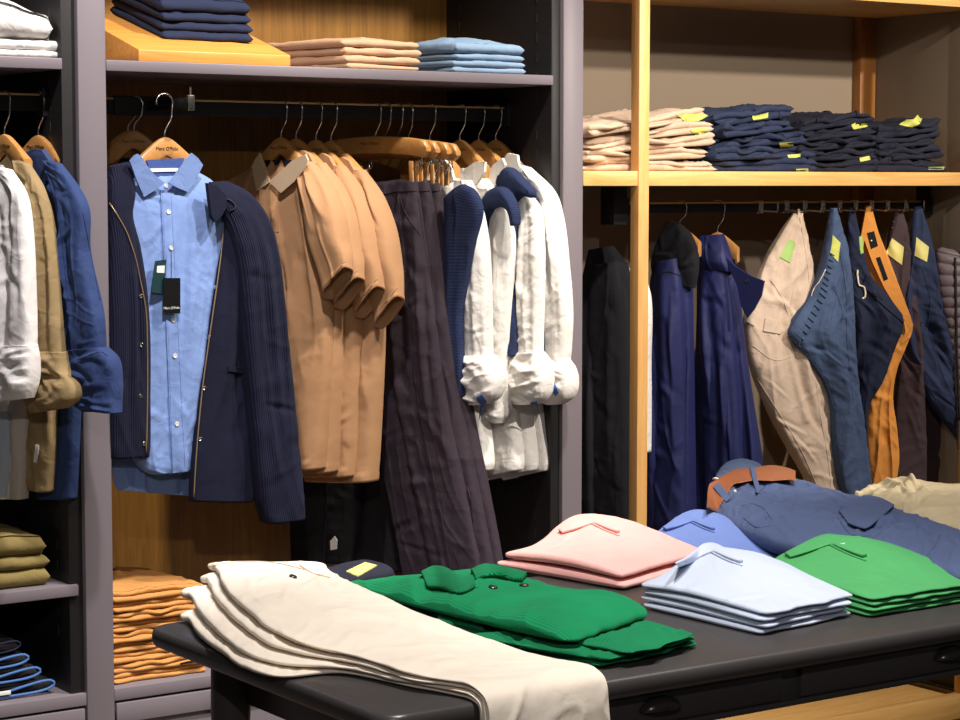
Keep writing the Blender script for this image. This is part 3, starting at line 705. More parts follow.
# ------------------------------------------------------------ four camel polo shirts
ordn = ('nearest the navy knitted jacket, its brightly lit collar in view', 'second from the navy knitted jacket', 'third from the navy knitted jacket', 'beside the dark trouser hangers')
for i, (hp, dx, dy, sy) in enumerate(((281, 0, 0, 0), (296, 12, 1, 9), (316, 32, 4, 15), (331, 52, 8, 21))):
    x = hx(hp); a = -73+i*.8; zt = zat(281+dx*1.05, 137+i*1.2, x, RY)
    hanger(x, RY, a, zt, 'wooden hanger on the rail above a camel polo shirt, '+('nearest the jacket', 'second from the jacket', 'third from the jacket', 'nearest the trouser bars')[i], group='hangers of the camel polos', W=.11, drop=.083)
    pl = Plane(x, RY, a)
    p = empty('camel_polo_shirt', 'camel short sleeve polo shirt hanging '+ordn[i], 'polo shirt', (x, RY, 1.1), 'camel polo shirts on the rail')
    g = Folds(40+i).drape(12, .16, .72, .015, .018, (.15, .5), (.65, 1.05), .12).wrinkle(8, .18, .72, .003, .008, .08, v=(.6, 1)).noise(.003, 3)
    R = [(266, 160, 300, 160, .03), (246, 172, 318, 170, .05), (222, 190, 333, 190, .06), (226, 230, 334, 226, .075), (238, 290, 331, 286, .085), (246, 350, 329, 345, .09), (250, 410, 326, 405, .09), (254, 445, 324, 445, .085), (258, 468, 322, 469, .08)]
    b = ploft('polo_body', pl, shift(R, dx, 0 if i == 0 else 2+dy*1.3), M['camel'], p, front=g, nv=110, hollow1=.06, hem=.018)
    gs = Folds(60+i).drape(5, .05, .22, .006, .012, (.05, .3), (.6, 1)).noise(.0015)
    S = [(298, 160, 312, 162, .03, .006), (303, 178, 328, 184, .06, .012), (308, 204, 340, 212, .075, .018, .1), (313, 242, 346, 244, .08, .022, .25), (321, 274, 348.5, 256, .058, .024, .15), (326, 299, 349.5, 268, .046, .026, .3)]
    S = [(q[0], q[1]+sy*k/5, q[2], q[3]+sy*k/5)+q[4:] for k, q in enumerate(S)]
    s = ploft('sleeve', pl, shift(S, dx, dy), M['camel'], p, front=gs, nv=70, hollow1=.05, hem=.012)
    seam('hem_stitching', [(325+dx, 285+dy+sy*.9), (335+dx, 274+dy+sy*.9), (345+dx, 261+dy+sy*.87)], caster([s], pl), M['camel'], p, .0014)
    if i == 0:
        flap('collar', [(261, 153), (257, 158), (253, 166), (255, 178), (258, 191), (264, 187), (271, 182), (267, 170), (263, 160)], pl, .030, 0, 0, 0, 0, M['lit_camel_collar'], p)
        flap('collar', [(306.5, 154), (309, 160), (308, 166), (295, 182), (282, 193), (276, 187), (270, 182), (281, 172), (294, 160)], pl, .038, 0, 0, 0, 0, M['lit_camel_collar'], p)
        c = caster([b], pl)
        drape('placket', [(270, 184), (277, 186), (279, 232), (272, 232)], c, M['camel'], p, t=.0016)
        drape('neck_shade_piece', [(265, 160), (300, 160), (284, 176), (271, 182)], pcast(pl, .017), M['black_cloth'], p, N=pl.n, t=.001)  # black sheet stands in for the shade inside the neck opening
        seam('seam', [(300, 172), (306, 215), (316, 250), (326, 284)], c, M['camel'], p, .001)
    else:
        flap('collar', [(x_+dx, y_+dy) for x_, y_ in ((287, 152), (293, 149), (300, 153), (305, 162), (303, 172), (294, 168), (286, 161))], pl, .022, 0, 0, 0, 0, M['camel'], p, .012)
# ------------------------------------------------------------ trousers clipped on bar hangers
ordb = ('foremost of the four', 'second of the four', 'third of the four', 'rearmost of the four, by the white shirts')
M['clip_wood'] = wood('clip_peg', (196, 140, 78), (214, 160, 98), (6, 6, 2), 4)
def bar_hanger(x, a, zc, half, label):
    a = math.radians(a); d = np.array([math.cos(a), math.sin(a), 0]); n = np.array([d[1], -d[0], 0]); c = np.array([x, RY, zc])
    if np.dot(n, CAM-c) < 0: n = -n
    h = empty('trouser_hanger', label, 'hanger', (x, RY, zc), 'wooden bar hangers with clips')
    pts = []
    for q in np.linspace(-1, 1, 31):
        u = abs(q); r = .0215*(1 if u < .9 else math.sqrt(max(0, 1-((u-.9)/.1)**2))*.75+.25)
        pts.append((q*half, r))
    m = MB(); V = []; Fc = []; k = 12
    for q, r in pts:
        for j in range(k):
            an = 2*PI*j/k; cy, sz = math.cos(an), math.sin(an); e = .55
            V.append(c+d*q-Z3*.012*(abs(q)/half)**2+n*(.0095*np.sign(cy)*abs(cy)**e)+Z3*(r*np.sign(sz)*abs(sz)**e))
    for i in range(30):
        for j in range(k): Fc.append((i*k+j, i*k+(j+1) % k, (i+1)*k+(j+1) % k, (i+1)*k+j))
    Fc += [tuple(range(k)), tuple(30*k+j for j in range(k))]
    m.add(V, Fc).build('hanger_bar', M['hanger'], h)
    hook_mb((x, RY), zc+.012, d, RZ, n).build('hook', M['wire'], h, smooth=True)
    lettering('logo', BR, .011, c+n*.0100-d*.01+Z3*.003, d, n, M['ink'], h)
    for s in (-1, 1):
        p = c+d*(s*half*.80)-Z3*.018
        w = MB(); w.tube([p-n*.004, p-n*.004-Z3*.02, p+d*.010-Z3*.034, p+d*.014-Z3*.028, p+d*.012-Z3*.01, p+n*.004], .0016, 8)
        w.tube([p-Z3*.022+d*.004, p-Z3*.05-d*.006+n*.006], .0014, 8); w.build('clip_wire', M['wire'], h, smooth=True)
        q = p-Z3*.022-d*.012
        for t in (-1, 1):
            MB().prism([q+n*(t*.009)-d*.006, q+n*(t*.009)+d*.006, q+n*(t*.007)+d*.006-Z3*.05, q+n*(t*.007)-d*.006-Z3*.05], n*(t*.005), .0012).build('clip_peg', M['clip_wood'], h)
    return h
TR = [(374, 184, 416, 181, .03), (376, 202, 419, 199, .045), (379, 230, 423, 226, .055), (379, 270, 429, 262, .062), (377, 330, 437, 322, .066), (377, 380, 443, 372, .066), (381, 430, 452, 424, .064), (389, 490, 465, 486, .06), (399, 545, 476, 542, .055), (406, 584, 484, 582, .05)]
for i, (hp, dx, a) in enumerate(((375, 0, -72), (385, 12, -73), (397, 22, -74), (407, 29, -75))):
    x = hx(hp); zc = zat(390+dx, 145+i*1.3, x, RY)
    bar_hanger(x, a, zc, .168, 'wooden bar hanger with clips above dark trousers, '+ordb[i])
    if i == 3: continue
    pl = Plane(x, RY, a)
    t = empty('dark_trousers', 'dark aubergine twill trousers clipped on a bar hanger, '+('foremost pair, widest in view', 'second pair behind the foremost', 'third pair next to the white shirts')[i], 'trousers', (x, RY, .8), 'dark aubergine trousers on bar hangers')
    f = Folds(80+i).wrinkle(30, .09, 1.0, .0036, .011, .12, (-.5, 1.3), (.1, 1)).drape(5, .07, 1.0, .007, .012, (.0, .3), (.5, 1), .1).noise(.002, 6)
    f.add(.018, .02, .03, 1.2, .006, .005).add(-.035, .1, -.02, 1.2, .012, -.008)
    R = shift(TR, dx, i*.8)
    b = ploft('trouser_legs', pl, R, M['aubergine'], t, front=f, back=Folds(90+i).wrinkle(20, .09, 1, .003, .008, .1), nv=160, nu=96, hollow1=.04)
    c = caster([b], pl)
    if i == 0:
        drape('waistband', [(374, 184), (395, 180), (416, 180), (418, 191), (396, 192), (376, 196)], c, M['aubergine'], t, t=.002)
        seam('seam', [(398, 192), (406, 214), (420, 235)], c, M['aubergine'], t, .0012)
        seam('seam', [(418, 195), (424, 240), (436, 310), (446, 380), (460, 450), (474, 520), (482, 578)], c, M['aubergine'], t, .0016, n=80)
        seam('seam', [(398, 196), (404, 260), (410, 330), (418, 400), (432, 470), (446, 540), (452, 580)], c, M['aubergine'], t, .0013, n=80)
    else:
        drape('waistband', [(400+dx, 181), (416+dx, 180), (418+dx, 191), (402+dx, 192)], c, M['aubergine'], t, t=.002)
# black trousers hanging lower, behind the polos
for k, (rows, lab) in enumerate((([(310, 300, 356, 300, .03), (312, 380, 360, 380, .04), (316, 470, 362, 470, .045), (320, 520, 360, 520, .04), (322, 562, 352, 564, .03)], 'black trousers hanging behind the camel polos with a white label near the hem'), ([(292, 300, 330, 300, .03), (292, 400, 330, 400, .04), (291, 500, 326, 500, .04), (293, 585, 322, 585, .04)], 'black trousers hanging between navy knitted jacket sleeve and the polos'), ([(352, 300, 392, 300, .03), (354, 400, 398, 400, .04), (352, 500, 404, 500, .04), (350, 566, 404, 572, .04)], 'black trousers hanging just left of the aubergine trousers'))):
    x = hx((350, 330, 365)[k]); pl = Plane(x+.02, .33, -60)
    t = empty('black_trousers', lab, 'trousers', (x, .33, .8))
    ploft('trouser_legs', pl, rows, M['black_cloth'], t, front=Folds(99+k).wrinkle(24, .05, .6, .004, .01, .08, (-.4, .4)), nv=70)
    if k == 0: drape('label', [(330.5, 541), (335, 536), (337.5, 540), (337, 549), (331, 550)], pcast(pl, .03), M['tag_white'], t, N=pl.n)
# ------------------------------------------------------------ white shirts and navy knit vests
BW = [(452, 168, 476, 168, .03), (436, 186, 490, 182, .055), (424, 206, 500, 202, .07), (432, 250, 506, 246, .08), (440, 320, 508, 316, .085), (448, 390, 512, 386, .085), (458, 440, 518, 436, .08), (468, 470, 521, 462, .07), (476, 480, 520, 470, .06)]
SL = [  # visible near sleeves: rows, cuff rows
 ([(455, 180, 470, 180, .03), (459, 200, 478, 202, .05), (463, 240, 485, 240, .06), (464, 290, 488, 290, .062), (463, 330, 489, 330, .06), (463, 362, 490, 362, .056)], [(463, 355, 490, 355, .062), (459, 368, 496, 364, .085), (459, 384, 500, 380, .09), (463, 397, 497, 396, .08), (470, 404, 488, 404, .06)]),
 ([(480, 188, 496, 188, .03), (486, 206, 508, 208, .05), (489, 240, 512, 240, .06), (488, 290, 511, 290, .062), (487, 340, 509, 340, .06), (484, 372, 506, 378, .056)], [(485, 368, 506, 372, .06), (480, 384, 507, 388, .08), (478, 398, 506, 402, .085), (481, 410, 505, 415, .08), (488, 420, 502, 423, .05)]),
 ([(510, 190, 526, 190, .03), (516, 206, 538, 208, .05), (518, 240, 541, 240, .06), (518, 290, 541, 290, .062), (517, 330, 540, 330, .06), (515, 360, 540, 360, .056)], [(515, 352, 541, 352, .062), (508, 366, 547, 364, .085), (507, 382, 549, 380, .09), (511, 396, 546, 396, .08), (520, 404, 538, 404, .06)]),
 ([(516, 164, 530, 168, .03), (528, 184, 552, 192, .055), (538, 220, 560, 220, .065), (541, 260, 565, 260, .066), (542, 310, 569, 310, .066), (543, 350, 568, 350, .06), (542, 370, 566, 368, .056)], [(543, 358, 566, 358, .06), (541, 370, 571, 368, .08), (541, 386, 573.5, 382, .085), (545, 398, 571, 396, .075), (550, 404, 562, 404, .05)])]
ow = ('leftmost of the four, its body behind the dark trousers', 'second of the four, navy vest over it', 'third of the four, navy vest over it', 'rightmost of the four, plain and uncovered')
CW = [[(433, 157), (441, 153), (452, 166), (456, 180), (446, 186), (437, 172)], [(459, 178), (468, 168), (478, 161.5), (487, 162), (486, 172), (478, 184), (466, 192), (460, 187)], [(488, 176), (495, 165), (504, 158), (507, 165), (503, 176), (496, 188), (489, 186)], [(505, 160), (510, 153), (519, 155), (520, 163), (528, 180), (518, 178), (508, 172)]]
for i, (hp, dx, pk) in enumerate(((430, -30, 434), (460, 0, 466), (479, 14, 481), (496, 30, 498.5))):
    x = hx(hp); a = -76; pl = Plane(x, RY, a)
    hanger(x, RY, a, zat(pk, 139.5, x, RY), 'wooden hanger above a white shirt, '+('hidden behind the trouser bars', 'first right of the trouser bars', 'second right of the trouser bars', 'third right of the trouser bars')[i], group='hangers of the white shirts', W=.09, drop=.068)
    p = empty('white_shirt', 'white shirt with rolled cuff, '+ow[i], 'shirt', (x, RY, 1.1), 'white shirts on the rail')
    b = ploft('shirt_body', pl, shift(BW, dx), M['white'], p, front=Folds(120+i).drape(8, .12, .75, .009, .014).wrinkle(10, .12, .75, .003, .007, .07).noise(.002), nv=100, hollow1=.06)
    sr, cr_ = SL[i]; so = .052 if i < 3 else .03
    sr = [r+(so,) for r in sr]; cr2 = [r+(so+.006,) for r in cr_]
    s = ploft('sleeve', pl, sr, M['white'], p, front=Folds(130+i).drape(7, .03, .5, .006, .009, (.0, .4), (.5, 1)).wrinkle(14, .03, .5, .003, .007, .05), nv=110)
    c = ploft('rolled_cuff', pl, cr2, M['white'], p, front=Folds(140+i).wrinkle(22, .05, .13, .006, .008, .08, (-.5, .9)).noise(.003, 14), back=Folds(150+i).wrinkle(10, .05, .13, .004, .008, .06), nv=64, nu=84, hollow1=.03)
    cc = caster([c], pl)
    q = [((476, 397), (482, 394), (487, 402), (483, 405), (478, 402)), ((474, 446), (477, 444), (479, 452), (475, 453)), ((530, 402), (537, 401), (538, 404), (531, 404)), ((550, 383), (554, 381), (559, 392), (556, 396), (551, 390))][i]
    if i != 1: drape('cuff_trim', list(q), cc, M['blue_trim'], p, t=.001)
    flap('collar', CW[i], pl, .040, 0, 0, 0, 0, M['white'], p, .008)
# vests
VR = [[(452, 191, 464, 184, .02, .10), (446, 198, 475, 191, .034, .10), (446, 212, 482, 210, .036, .10), (446, 240, 475, 240, .036, .10), (447, 275, 468, 275, .036, .10), (449, 310, 462, 310, .034, .10), (452, 350, 462, 350, .032, .10), (454, 380, 464, 382, .03, .10), (456, 393, 463, 397, .026, .10)],
      [(487, 194, 508, 192, .05, .03), (482, 206, 516, 210, .066, .03), (480, 240, 517, 240, .066, .03), (482, 290, 517, 290, .06, .03), (484, 330, 518, 330, .055, .03), (500, 356, 518, 356, .05, .03)],
      [(500, 176, 518, 172, .045, .03), (500, 186, 532, 196, .06, .03), (512, 215, 538, 215, .062, .03), (520, 260, 541, 260, .06, .03), (522, 310, 541, 310, .055, .03), (526, 358, 541, 360, .05, .03)]]
CAP = [None, [(488, 240, 480, 240, .03), (488, 220, 480, 214, .035), (493, 210, 484, 201, .04), (499, 207, 492, 190, .045), (506, 208, 503, 187, .045), (510, 211, 512, 198, .04), (512, 217, 517, 212, .035), (513, 226, 518, 224, .03)], [(514, 230, 508, 228, .03), (514, 212, 505, 206, .035), (516, 203, 500, 190, .04), (519, 199, 501, 176, .045), (524, 196, 509, 167, .045), (529, 197, 522, 178, .04), (532, 198, 533, 190, .03)]]
for i in range(3):
    x = hx((430, 460, 479)[i]); pl = Plane(x, RY, -76)
    v = empty('navy_knit_vest', 'navy ribbed knit vest over a white shirt, '+('first and longest strip right of dark trousers', 'middle of three', 'rightmost of three, high on the shoulder')[i], 'vest', (x, RY, 1.1), 'navy knit vests over the white shirts')
    b = ploft('vest_body', pl, VR[i], M['vest_navy'], v, front=Folds(160+i).drape(4, .04, .5, .004, .01).noise(.001), nv=90, hollow1=.03)
    if CAP[i]: ploft('shoulder', pl, [r+(.085,) for r in CAP[i]], M['vest_navy'], v, front=Folds(5).noise(.002, 12), nv=50)
    c = caster([b], pl)
    if i == 0: seam('armhole_rib', [(450, 191), (458, 185), (466, 184), (477, 194), (482, 211), (473, 240), (467, 275), (461, 310)], c, M['vest_navy'], v, .003, .001)
# ------------------------------------------------------------ clothes on the oak unit's rail
M['coat_navy'] = cloth('navy_coat_satin', (31, 36, 82), .06, 1200, .12, rough=.6, sheen=.1, crease=.15, cscale=18, spec=.3)
M['coat_black'] = cloth('black_hood_fleece', (20, 20, 26), .1, 700, .4)
M['sand'] = cloth('sand_cotton', (198, 176, 156), .04, 1300, .2, crease=.35, cscale=24, crk=0.3)
M['denim_mid'] = cloth('mid_blue_denim', (66, 82, 112), .14, 900, .3, crease=.4, cscale=26, crk=0.35)
M['navy_twill'] = cloth('navy_twill', (30, 36, 58), .1, 1100, .25, crease=.35, crk=0.3)
M['indigo'] = cloth('indigo_denim', (40, 49, 76), .14, 900, .3, crease=.35, crk=0.35)
M['orange'] = cloth('tan_orange_cotton', (214, 142, 66), .05, 1200, .2, crease=.3, crk=0.2)
M['quilt'] = cloth('grey_nylon', (112, 100, 104), .06, 1200, .1, rough=.45, crease=.25, cscale=30, spec=.45)
M['cream'] = cloth('cream_cord', (226, 214, 188), .05)
M['dark_plum'] = cloth('plum_twill', (64, 50, 54), .1, 1100, .25, crease=.35, crk=0.3)
HY = .145
def jhook(px, label=None):
    x = Py(px, 208, HY)[0]; m = MB()
    m.box(x-.009, x+.009, RY-.012, RY+.0075, RB2-.003, RZ2+.003, .002)
    m.tube([(x, RY-.010, RB2+.006), (x, RY-.035, RB2+.004), (x, HY, RB2+.003), (x, HY-.022, RB2+.003), (x, HY-.024, RB2+.012), (x, HY-.024, RB2+.030)], .0026, 8)
    return m.build('rail_hook', M['steel'], rr)
for px in (772, 798, 816, 834, 851, 867, 883, 899, 918): jhook(px)
def pants(name, label, px, a, rows, mat, seed, off=0.0, fd=.8, nv=150, group=None, extra=None):
    x = Py(px, 209, HY)[0]; pl = Plane(x, HY, a)
    t = empty(name, label, 'trousers', (x, HY, 1.0), group)
    L = 1.0
    f = Folds(seed)  .wrinkle(34, .09, .75, .0065*fd, .009, .10, (.2, 1.5), (.03, 1)).drape(6, .06, .75, .014*fd, .018, (.1, .5), (.5, 1), .3).noise(.003, 6)
    b = ploft('trouser_legs', pl, [r[:5]+((r[5] if len(r) > 5 else 0)+off,) for r in rows], mat, t, front=f, back=Folds(seed+1).wrinkle(14, .09, .7, .004, .01, .1), nv=nv, nu=96, hollow1=.03)
    return t, b, pl, caster([b], pl)
# sand trousers
t, b, pl, c = pants('sand_trousers', 'pale sand cotton trousers hung by one belt loop beside the navy coat', 798, -6, [(794, 213, 801, 213, .02), (782, 231, 805, 233, .045), (767, 257, 810, 256, .06), (756, 286, 813, 286, .07), (746, 316, 817, 315, .075), (746, 332, 819, 328, .075), (752, 368, 822, 362, .075), (769, 412, 828, 405, .07), (788, 447, 833, 445, .066), (807, 480, 836, 482, .06), (822, 512, 837, 512, .05)], M['sand'], 200)
drape('waistband', [(794, 214), (799, 216), (787, 243), (774, 268), (762, 295), (754, 326), (747, 322), (757, 287), (768, 258), (783, 232)], c, M['sand'], t, t=.003)
drape('card_label', [(781, 235), (796, 243), (790, 263), (770, 252)], c, M['tag_leaf'], t, t=.0015)
drape('pocket_flap', [(765, 318), (780, 322), (784, 330), (780, 334), (763, 331)], c, M['sand'], t, t=.003)
buttons([(770.5, 327)], c, .004, M['iron'], t)
for pts in ([(771, 280), (783, 300), (789, 320), (788, 340)], [(800, 218), (808, 270), (812, 330), (818, 400), (828, 460), (832, 505)], [(752, 345), (775, 360), (800, 352), (816, 340)], [(757, 378), (780, 415), (800, 448), (818, 488)]): seam('seam', pts, c, M['sand'], t, .0012, n=60)
drape('belt_loop', [(797.5, 209), (799.5, 209), (800.5, 222), (797.5, 222)], pcast(pl, .012), M['sand'], t, N=pl.n)
# mid-blue joggers
t, b, pl, c = pants('blue_jogger_trousers', 'mid blue denim jogger trousers with gathered waist hung beside the sand trousers', 834, -4, [(831, 208, 836, 208, .02), (827, 236, 842, 232, .04), (822, 264, 848, 262, .055), (812, 292, 851, 294, .066), (793, 322, 852, 322, .07), (789, 334, 852, 330, .07), (802, 352, 853, 350, .066), (822, 378, 855, 376, .06), (831, 402, 858, 402, .056), (834, 440, 864, 436, .055), (838, 475, 868, 470, .055), (850, 510, 871, 505, .05)], M['denim_mid'], 210, .055)
g = Folds(3)
wb = drape('gathered_waistband', [(831, 212), (835, 214), (832, 245), (826, 272), (817, 300), (804, 328), (800, 345), (788, 334), (802, 311), (815, 290), (823, 262), (827, 237)], c, M['denim_mid'], t, t=.004)
m = MB()
for k in range(16):
    q = k/15; y = 250+q*85; xl = np.interp(y, [250, 290, 311, 334], [825, 815, 802, 788])
    seam('', [(xl+1, y), (xl+9+4*q, y+6+5*q)], c, None, None, .0016, .003, 8, m)
m.build('gathers', M['denim_mid'], t, smooth=True)
drape('card_label', [(830, 232), (840.5, 243), (838, 262), (827, 250)], c, M['tag_lime'], t, t=.0015)
seam('drawstring', [(826, 270), (820, 282), (815, 289), (812, 297)], c, M['cream'], t, .0022, .003)
for pts in ([(838, 240), (846, 290), (847, 340), (853, 400)], [(835, 290), (842, 310), (840, 330)], [(805, 352), (825, 380), (835, 410)]): seam('seam', pts, c, M['denim_mid'], t, .0012)
# navy shorts-like trousers
t, b, pl, c = pants('navy_drawstring_trousers', 'dark navy drawstring trousers hung between blue joggers and orange trousers', 851, -30, [(849, 207, 854, 207, .02), (846, 235, 861, 240, .04), (848, 268, 872, 280, .05), (850, 295, 890, 306, .06), (851, 318, 903, 323, .066), (853, 345, 895, 348, .066), (855, 378, 882, 380, .06), (856, 410, 868, 408, .05), (857, 460, 868, 460, .05), (858, 505, 868, 505, .04)], M['navy_twill'], 220, -.01)
drape('waistband', [(866, 275), (884, 291), (902, 315), (903, 323), (890, 312), (872, 296), (862, 286)], c, M['navy_twill'], t, t=.004)
drape('care_label', [(871, 288), (880, 296), (883, 303), (873, 296)], c, M['tag_black'], t, t=.004)
seam('drawstring', [(857, 270), (859, 285), (864, 287), (865, 296), (862, 299)], c, M['cream'], t, .0028, .003)
drape('card_label', [(858.5, 237), (861.5, 236), (863, 253), (860, 254)], c, M['tag_leaf'], t)
# tan orange trousers
t, b, pl, c = pants('orange_trousers', 'tan orange cotton trousers with open waistband hung from a rail hook', 868, -34, [(865.5, 206, 870, 205, .02), (862, 228, 878, 232, .035), (862, 255, 890, 262, .045), (872, 290, 902, 295, .05), (888, 318, 912.5, 326, .05), (884, 350, 907, 345, .045), (876, 375, 897, 370, .045), (868, 400, 893, 398, .05), (865, 430, 897, 430, .05), (868, 462, 899, 460, .046), (872, 492, 894, 492, .04)], M['orange'], 230, -.035)
drape('waistband', [(866, 208), (871, 206), (877, 228), (886, 258), (898, 285), (913, 325), (910, 330), (899, 312), (884, 288), (872, 262), (864, 240), (861, 262), (860, 240)], pcast(pl, .012), M['orange'], t, t=.004, N=pl.n)
drape('brand_patch', [(867, 233), (874, 231), (878, 246), (871, 249)], pcast(pl, .0165), M['tag_black'], t, t=.001, N=pl.n)
MB().disc(pl.at(871.5, 240.5, .0178), pl.n, .0022, .001).build('patch_dot', M['tag_white'], t)
drape('woven_label', [(876, 258), (880, 256.5), (888, 279), (884, 281)], pcast(pl, .0165), M['tag_black'], t, t=.001, N=pl.n)
# plum and indigo trousers
t, b, pl, c = pants('plum_trousers', 'dark plum twill trousers with pale yellow card hung right of the orange trousers', 899, -30, [(895.5, 208, 901.5, 208, .02), (889, 232, 907, 228, .04), (887, 255, 911, 255, .05), (890, 300, 916, 300, .06), (898, 340, 920, 336, .06), (896, 390, 924, 390, .06), (892, 440, 926, 440, .055), (890, 500, 926, 500, .05)], M['dark_plum'], 240, -.02)
drape('card_label', [(892, 238), (904, 247), (902, 265), (886, 253)], c, M['tag_yellow'], t, t=.0015)
buttons([(894, 222), (893, 228)], c, .003, M['steel'], t)
t, b, pl, c = pants('indigo_trousers', 'indigo blue trousers with pale yellow card hung last on the hook rail', 918, -30, [(914, 207, 921, 206, .02), (911, 240, 930, 236, .045), (908, 270, 936, 268, .06), (903, 298, 942, 300, .07), (901, 338, 952, 336, .075), (911, 375, 966, 372, .075), (934, 410, 980, 406, .07), (955, 437, 995, 432, .066), (978, 470, 1008, 468, .06)], M['indigo'], 250, .02)
drape('card_label', [(915.5, 236.5), (929, 247), (927, 262), (911.5, 254)], c, M['tag_yellow'], t, t=.0015)
buttons([(921, 324)], c, .004, M['iron'], t)
drape('waistband', [(914, 209), (918, 210), (917, 240), (913, 270), (908, 300), (903, 298), (907, 270), (911, 240)], c, M['indigo'], t, t=.003)
for pts in ([(922, 268), (930, 300), (926, 330), (916, 345)], [(928, 330), (945, 380), (970, 430)]): seam('seam', pts, c, M['indigo'], t, .0012)
# lower dark pair behind
t, b, pl, c = pants('dark_plum_trousers', 'dark plum trousers low behind the indigo pair near the right panel', 930, -30, [(905, 330, 960, 330, .04), (905, 400, 975, 400, .05), (915, 440, 980, 440, .05), (925, 500, 985, 500, .045)], M['dark_plum'], 255, -.07)
# quilted vest
x = 4.56; pl = Plane(x, .17, -40)
qv = empty('quilted_vest', 'grey quilted padded vest partly cut by the right edge beside indigo trousers', 'vest', (x, .17, 1.1))
b = ploft('vest_body', pl, [(940, 247, 956, 250, .03), (935, 254, 978, 264, .06), (937, 290, 988, 290, .08), (944, 330, 992, 330, .085), (950, 375, 996, 375, .085), (955, 420, 998, 420, .08), (958, 450, 998, 450, .07)], M['quilt'], qv, nv=220, nu=96, front=lambda S, V: .007*np.abs(np.sin(V*PI/.030+S*3.0))**.6)
c = caster([b], pl)
seam('zip', [(955, 258), (956, 300), (957, 350), (960, 420)], c, M['black_cord'], qv, .004, .001)
# coats
def coat(name, label, px, a, body, sleeve, seed, mat, offs=.03):
    x = Py(px, 212, RY)[0]; pl = Plane(x, RY, a)
    t = empty(name, label, 'coat', (x, RY, .9))
    f = Folds(seed).drape(9, .09, .95, .016, .020, (.05, .4), (.6, 1.05)).wrinkle(8, .1, .9, .0025, .012, .16, (1.2, 2.2)).noise(.003, 3)
    b = ploft('coat_body', pl, body, mat, t, front=f, nv=140, nu=90, hollow1=.05)
    s = None
    if sleeve:
        f2 = Folds(seed+5).drape(6, .04, .7, .009, .014, (0, .4), (.5, 1), .3).wrinkle(10, .04, .7, .003, .010, .10, (.3, 1.4)).noise(.002)
        s = ploft('sleeve', pl, [r+(offs,) for r in sleeve], mat, t, front=f2, nv=110)
    return t, pl, b, s
t, pl, b, s = coat('navy_coat', 'glossy navy coat with black hood hanging just right of the front oak post', 680, -66, [(662, 250, 686, 244, .04), (654, 270, 690, 262, .06), (650, 300, 691, 296, .07), (648, 360, 692, 360, .075), (646, 430, 693, 430, .08), (645, 500, 694, 500, .08), (644, 560, 695, 560, .08)], [(658, 262, 678, 258, .045), (655, 290, 682, 285, .06), (654, 340, 684, 340, .066), (654, 400, 685, 400, .066), (655, 460, 686, 460, .062), (656, 530, 687, 530, .06)], 300, M['coat_navy'])
ploft('hood', pl, [(668, 221, 677, 221, .02, .01), (660, 236, 690, 233, .04, .012), (654, 252, 697, 248, .046, .014), (652, 268, 698, 270, .046, .014), (656, 282, 695, 288, .03, .014)], M['coat_black'], t, front=Folds(4).wrinkle(10, .05, .15, .004, .01, .08), nv=60)
seam('seam', [(658, 280), (666, 272), (680, 276), (690, 284)], caster([s], pl), M['coat_black'], t, .0014)
hanger(Py(680, 212, RY)[0], RY, -66, zat(678, 226, Py(680, 212, RY)[0], RY), 'wooden hanger inside the black hooded navy coat', rz=RZ2, group=None, logo=False, W=.06, drop=.05)
t, pl, b, s = coat('navy_coat', 'glossy navy coat with open buttoned front beside the sand trousers', 718, -62, [(700, 238, 720, 235, .04), (698, 262, 734, 262, .06), (698, 300, 739, 300, .07), (697, 350, 745, 350, .075), (696, 400, 752, 400, .08), (695, 450, 760, 450, .08), (693, 510, 766, 510, .08), (692, 560, 770, 560, .08)], [(703, 264, 726, 258, .05), (702, 290, 730, 286, .065), (701, 330, 734, 330, .07), (702, 380, 738, 378, .07), (704, 440, 742, 438, .066), (706, 500, 747, 498, .06), (706, 530, 750, 530, .06)], 310, M['coat_navy'])
ploft('collar', pl, [(699, 236, 723, 234, .045, .02), (698, 246, 727, 246, .07, .03), (700, 258, 731, 262, .075, .035), (704, 268, 734, 272, .05, .036)], M['coat_navy'], t, front=Folds(6).drape(3, .03, .05, .004, .008), nv=40)
drape('front_flap', [(724, 254), (736, 266), (752, 276), (765, 281), (762, 296), (755, 309), (748, 318), (742, 305), (738, 285), (730, 268)], pcast(pl, .058, .0006, 0, 745, 285), M['coat_navy'], t, t=.009, N=pl.n, smoothing=0)
MB().disc(pl.at(747, 280.5, .069), pl.n, .005, .003).build('snap', M['iron'], t)
hanger(Py(718, 212, RY)[0], RY, -62, zat(717, 232, Py(718, 212, RY)[0], RY), 'wooden hanger in the collar of the glossy navy coat', rz=RZ2, group=None, logo=False, W=.06, drop=.05)
t, pl, b, s = coat('dark_coat', 'nearly black coat hanging in shade left of the front oak post', 606, -66, [(590, 250, 612, 246, .05), (586, 275, 626, 270, .09), (582, 320, 628, 320, .1), (580, 400, 630, 400, .11), (578, 500, 632, 500, .11), (577, 560, 633, 560, .1)], [(596, 265, 616, 262, .05), (592, 300, 624, 296, .075), (590, 400, 626, 400, .08), (590, 530, 630, 530, .07)], 320, M['coat_black'])
x = Py(628, 250, .2)[0]; pl = Plane(x, .2, -66)
t = empty('white_shirt', 'white garment sliver showing beside the front oak post left side', 'shirt', (x, .2, 1.0))
ploft('shirt_body', pl, [(622, 270, 640, 266, .04), (618, 300, 650, 298, .05), (619, 360, 650, 360, .05), (624, 420, 650, 420, .05), (628, 452, 650, 452, .04)], M['white'], t, front=Folds(9).drape(4, .05, .5, .004, .01), nv=60)
